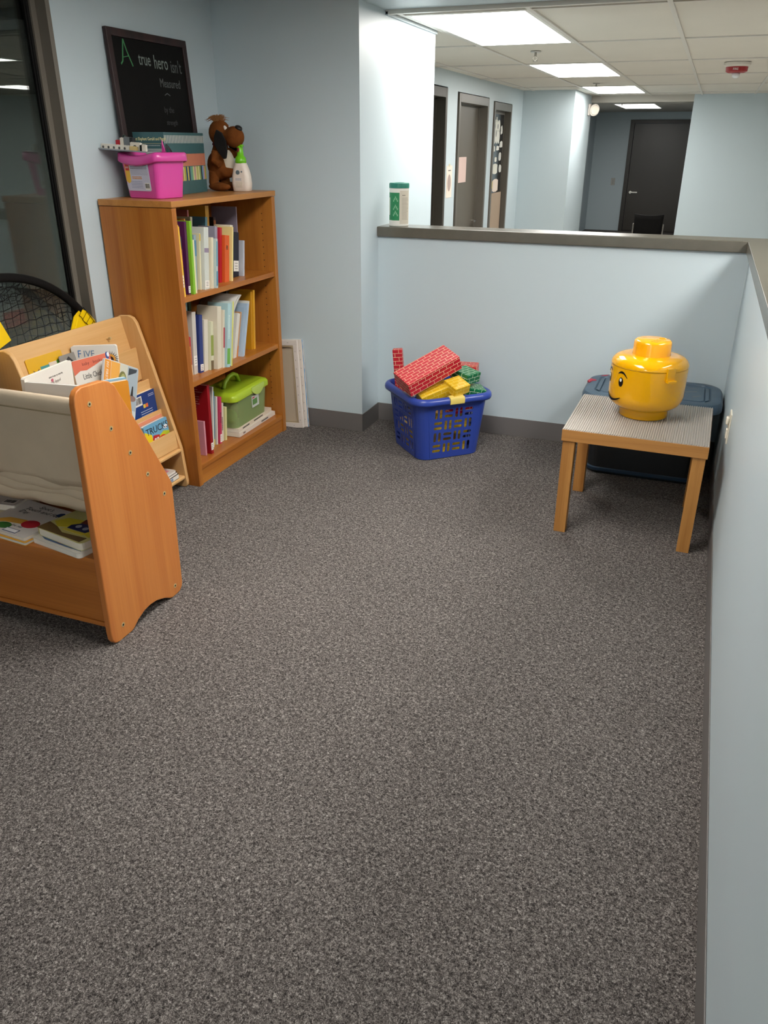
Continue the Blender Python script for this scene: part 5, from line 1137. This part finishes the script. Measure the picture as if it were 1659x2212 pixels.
for sg in (1, -1):
    b = B(); b.prism([(a1_-0.007, hz+0.006), (a1_-0.007, hz+0.026), (a1_+0.002, hz+0.029), (a1_+0.028, hz+0.024), (a1_+0.032, hz+0.012), (a1_+0.031, hz-0.010), (a1_+0.026, hz-0.010), (a1_+0.026, hz+0.010), (a1_+0.004, hz+0.018)], -0.040, 0.040, 'X', M=Matrix.Rotation(R(180 if sg > 0 else 0), 4, 'Z'))
    b.done('yellow_grip', mat('dcc66a', 0.4), bk_, bevel=0.003)
RB = brickprint('red_brick_print', 'b81a2e', 'c41f30', 'e2c4a0'); YB = brickprint('yellow_brick_print', 'd6ac14', 'dcb41c', 'e8d070'); GBm = brickprint('green_brick_print', '0f6a3e', '137446', 'cfdcc4')
def block(label, dims, loc, rot, m):
    t = thing('cardboard_brick', label, 'toy brick', loc, rot, 'printed cardboard bricks in the blue basket')
    dx, dy, dz = [d/2 for d in dims]; b = B(); b.box(-dx, dx, -dy, dy, -dz, dz)
    uv = b.bm.loops.layers.uv.new('UVMap'); b.bm.normal_update()
    for f in b.bm.faces:
        n_ = f.normal
        for l in f.loops:
            c = l.vert.co
            l[uv].uv = (c.x+0.3, c.y+0.3) if abs(n_.z) > 0.7 else ((c.x+0.3, c.z+0.3) if abs(n_.y) > 0.7 else (c.y+0.3, c.z+0.3))
    o = b.done('printed_box', m, t, bevel=0.0035)
    return t
D = lambda a, b_, c: (R(a), R(b_), R(c))
block('large red cardboard brick lying across the top of the basket', (.30, .15, .075), (-1.171, 3.66, .445), D(11.9, -22.2, 45.4), RB)
block('yellow cardboard brick at the front rim under the big red one', (.16, .08, .06), (-1.132, 3.645, .337), D(12.2, -17.9, 40.1), YB)
block('yellow cardboard brick tilted beside the yellow grip', (.095, .095, .048), (-1.028, 3.690, .372), D(17.9, -6.7, 55.8), YB)
block('upper green cardboard brick at the right of the basket', (.105, .105, .052), (-1.010, 3.790, .405), D(10, 0, 66), GBm)
block('lower green cardboard brick against the right rim', (.12, .09, .05), (-0.975, 3.800, .328), D(8, 14, 40), GBm)
block('red cardboard brick standing upright at the left rim', (.050, .040, .26), (-1.388, 3.850, .362), D(0, -5, 12), RB)
block('red cardboard brick behind the green ones, back right', (.14, .07, .07), (-1.055, 3.925, .395), D(0, 0, 6), RB)
block('dark red cardboard brick mostly hidden behind the big red one', (.14, .10, .05), (-1.235, 3.860, .360), D(0, -15, 25), RB)
block('yellow cardboard brick low inside, seen through the front slots', (.20, .14, .09), (-1.090, 3.735, .175), D(0, 14, 43), YB)
block('yellow cardboard brick on the basket floor at the front', (.22, .14, .07), (-1.105, 3.730, .046), D(0, 0, 43.5), YB)
block('yellow cardboard brick on the basket floor at the back', (.28, .14, .07), (-1.205, 3.820, .046), D(0, 0, 43.5), YB)
block('red cardboard brick seen through the upper front slots', (.13, .10, .06), (-1.035, 3.735, .262), D(0, 0, 43.5), RB)
block('yellow cardboard brick low at the left slotted side', (.20, .12, .06), (-1.245, 3.720, .125), D(0, 0, 133), YB)

# ================================================================== LOW TABLE AND HEAD
OK_ = wood('oak_effect', 'bf8848', 'a06a30', 'Z', 1.6, 0.4, 1.0); OKX = wood('oak_effect_edge', 'bd8648', 'a5713a', 'X', 1.6, 0.4)
tb = thing('side_table', 'small square oak effect table with a grey ribbed top', 'table', (-0.1245, 3.262, 0), (0, 0, R(-1.0)))
hx, hy = 0.272, 0.2575
quick('table_top', OKX, tb, (-hx, hx, -hy, hy, 0.400, 0.447), bevel=0.0015)
for sx in (-1, 1):
    for sy in (-1, 1):
        x0 = sx*(hx-0.029); y0 = sy*(hy-0.030)
        quick('leg', OK_, tb, (x0-0.0235, x0+0.0235, y0-0.0235, y0+0.0235, 0.0, 0.400), bevel=0.001)
b = B(); pts = [(-hx+0.001, 0.447)]; n = 62; w = (2*hx-0.002)/n
for k in range(n):
    x = -hx+0.001+k*w
    pts += [(x, 0.4475), (x+w*0.40, 0.4475), (x+w*0.5, 0.4508), (x+w*0.9, 0.4508), (x+w*0.999, 0.4475)]
pts.append((hx-0.001, 0.447))
b.prism(pts, -hy+0.001, hy-0.001, 'Y'); b.done('ribbed_top_sheet', mat('a8a29a', 0.45, var=0.03, vscale=8), tb)

YH_ = mat('e9aa04', 0.09, name='glossy_yellow_plastic', coat=0.3)
hd = thing('head_storage_box', 'yellow toy head shaped storage box with printed face on the table', 'toy storage', (-0.122, 3.318, 0.4507))
body = [(0, 0), (0.094, 0), (0.097, 0.003), (0.097, 0.030), (0.100, 0.036), (0.118, 0.043), (0.137, 0.058), (0.146, 0.078), (0.149, 0.095), (0.150, 0.209)]
b = B(); b.lathe(body, seg=80); b.lathe([(0.1500, 0.2090), (0.1490, 0.2098), (0.145, 0.2098)], seg=80); b.done('lower_shell', YH_, hd, smooth=True)
top_ = [(0.1475, 0.2098), (0.1507, 0.2105), (0.1503, 0.216), (0.1475, 0.226), (0.140, 0.236), (0.128, 0.244), (0.110, 0.249), (0.092, 0.2515), (0.0745, 0.252)]
b = B(); b.lathe(top_, seg=80); b.done('lid', YH_, hd, smooth=True)
b = B(); b.lathe([(0.0745, 0.250), (0.0735, 0.254), (0.0725, 0.298), (0.070, 0.305), (0.064, 0.309), (0.0, 0.310)], seg=64); stud = b.done('stud', mat('f0a808', 0.18, name='stud_yellow', coat=0.3), hd, smooth=True)
text('lettering', 'LEGO', 0.045, mat('e6a207', 0.25), stud, frame((0.0, -0.052, 0.3095), (0.35, 0.94, 0), (-0.94, 0.35, 0)) @ T(0.0, -0.02, 0), ext=0.0012, sx=0.85, shear=0.2)
def polar(ac, zc, pts):    # pts in metres on the surface: (along, up)
    return [(ac+math.degrees(p[0]/0.150), zc+p[1]) for p in pts]
def face_shape(name, pts, m, r0=0.1502, t=0.0007):
    """closed outline in (angle deg, z), triangulated strip-wise on the cylinder"""
    b = B(); n = len(pts)//2
    up_ = pts[:n]; lo = pts[n:][::-1]
    def P(p, r): return (r*math.cos(R(p[0])), r*math.sin(R(p[0])), p[1])
    V = [[b._v(P(u, r0-0.002)), b._v(P(u, r0+t)), b._v(P(l, r0+t)), b._v(P(l, r0-0.002))] for u, l in zip(up_, lo)]
    for k in range(n-1):
        for q in range(4): b.bm.faces.new((V[k][q], V[k][(q+1) % 4], V[k+1][(q+1) % 4], V[k+1][q]))
    b.bm.faces.new(V[0]); b.bm.faces.new(V[-1][::-1])
    return b.done(name, m, hd)
def oval(ac, zc, ra, rz, n=14):
    u = [(ac-ra*math.cos(math.pi*k/n), zc+rz*math.sin(math.pi*k/n)+1e-5) for k in range(n+1)]; l = [(ac-ra*math.cos(math.pi*k/n), zc-rz*math.sin(math.pi*k/n)-1e-5) for k in range(n+1)]
    return u+l[::-1]
FC = -146.0
PB = mat('0c0c0e', 0.25)
for s_ in (-1, 1):
    ec = FC+s_*16.5
    face_shape('eye', oval(ec, 0.155, 4.4, 0.0185), PB); face_shape('eye_glint', oval(ec-0.3, 0.163, 1.9, 0.0068), mat('e8e8e8', 0.3), r0=0.1509)
    u = []; l = []
    for k in range(11):
        q = k/10; a = ec+s_*(-7+18*q); z = 0.183+0.010*math.sin(math.pi*min(1, q*1.0))-0.012*q*q+(0.004 if q < 0.2 else 0.004); th = 0.0044*math.sin(math.pi*(0.12+0.8*q))
        u.append((a, z+th)); l.append((a, z-th))
    face_shape('eyebrow', u+l[::-1], PB)
u = []; l = []
for k in range(17):
    q = k/16*2-1; a = FC+q*19; z = 0.074+0.018*q*q; th = 0.0005+0.0050*(1-q*q)**0.6; u.append((a, z+th)); l.append((a, z-th*0.6))
face_shape('mouth', u+l[::-1], PB)
# side clips
for ca in (-55, 125):
    b = B(); cyl_patch(b, 0.149, ca-6.5, ca+6.5, 0.180, 0.230, 5, 0.010); b.done('clip', YH_, hd, bevel=0.002)
    b = B(); cyl_patch(b, 0.150, ca-6.2, ca+7.0, 0.174, 0.183, 5, 0.021); b.done('clip_lip', YH_, hd, bevel=0.0012)

# ================================================================== TOTE
tt = thing('storage_tote', 'dark tote with a worn blue-grey lid behind the table', 'tote', (-0.113, 3.893, 0))
DKB = mat('1a1d20', 0.45, name='black_plastic'); LB = mat('3f5568', 0.38, name='blue_grey_plastic', var=0.12, vscale=18)
b = B(); rrloft(b, [(0.245, 0.155, 0.06, 0.0), (0.255, 0.162, 0.065, 0.02), (0.285, 0.185, 0.08, 0.36)], n=8); b.done('body', DKB, tt, smooth=False)
b = B(); rrloft(b, [(0.256, 0.163, 0.065, 0.012), (0.262, 0.168, 0.066, 0.018), (0.262, 0.168, 0.066, 0.030), (0.256, 0.163, 0.065, 0.034)], n=8, cap0=False, cap1=False); b.done('foot_band', mat('1c3348', 0.4), tt)
b = B(); rrloft(b, [(0.308, 0.200, 0.10, 0.352), (0.315, 0.206, 0.105, 0.358), (0.315, 0.206, 0.105, 0.385), (0.305, 0.197, 0.10, 0.400), (0.285, 0.178, 0.085, 0.404), (0.262, 0.150, 0.05, 0.404), (0.256, 0.146, 0.045, 0.396), (0.235, 0.130, 0.035, 0.396), (0.230, 0.126, 0.03, 0.401)], n=8)
lid = b.done('lid', LB, tt, bevel=0.002)
for sx in (-1, 1):
    b = B(); b.prism([(sx*0.252, -0.10), (sx*0.252, 0.10), (sx*0.236, 0.12), (sx*0.236, -0.12)], 0.395, 0.402, 'Z'); b.done('lid_rib', LB, lid)
b = B(); b.prism([(-0.312, 0.03), (-0.300, 0.07), (-0.275, 0.06), (-0.270, 0.045), (-0.29, 0.03), (-0.30, 0.0)], 0.3955, 0.4052, 'Z', M=Matrix.Identity(4))
b.prism([(-0.26, 0.14), (-0.24, 0.165), (-0.225, 0.175), (-0.235, 0.15)], 0.4, 0.4052, 'Z'); b.done('red_tape', mat('a82a3c', 0.6), lid)
b = B()
for (x, y, w, h, a) in ((0.10, 0.07, .05, .012, -25), (0.17, 0.02, .06, .010, 20), (0.12, -0.03, .05, .014, -30), (0.05, 0.09, .04, .006, 5), (0.18, 0.085, .035, .005, 10), (-0.18, 0.08, .05, .008, -40), (0.20, -0.05, .05, .008, 40)):
    b.box(-w/2, w/2, -h/2, h/2, 0, 0.0006, M=T(x, y, 0.401) @ Matrix.Rotation(R(a), 4, 'Z'))
b.done('scuff_marks', mat('7c8080', 0.6), lid)
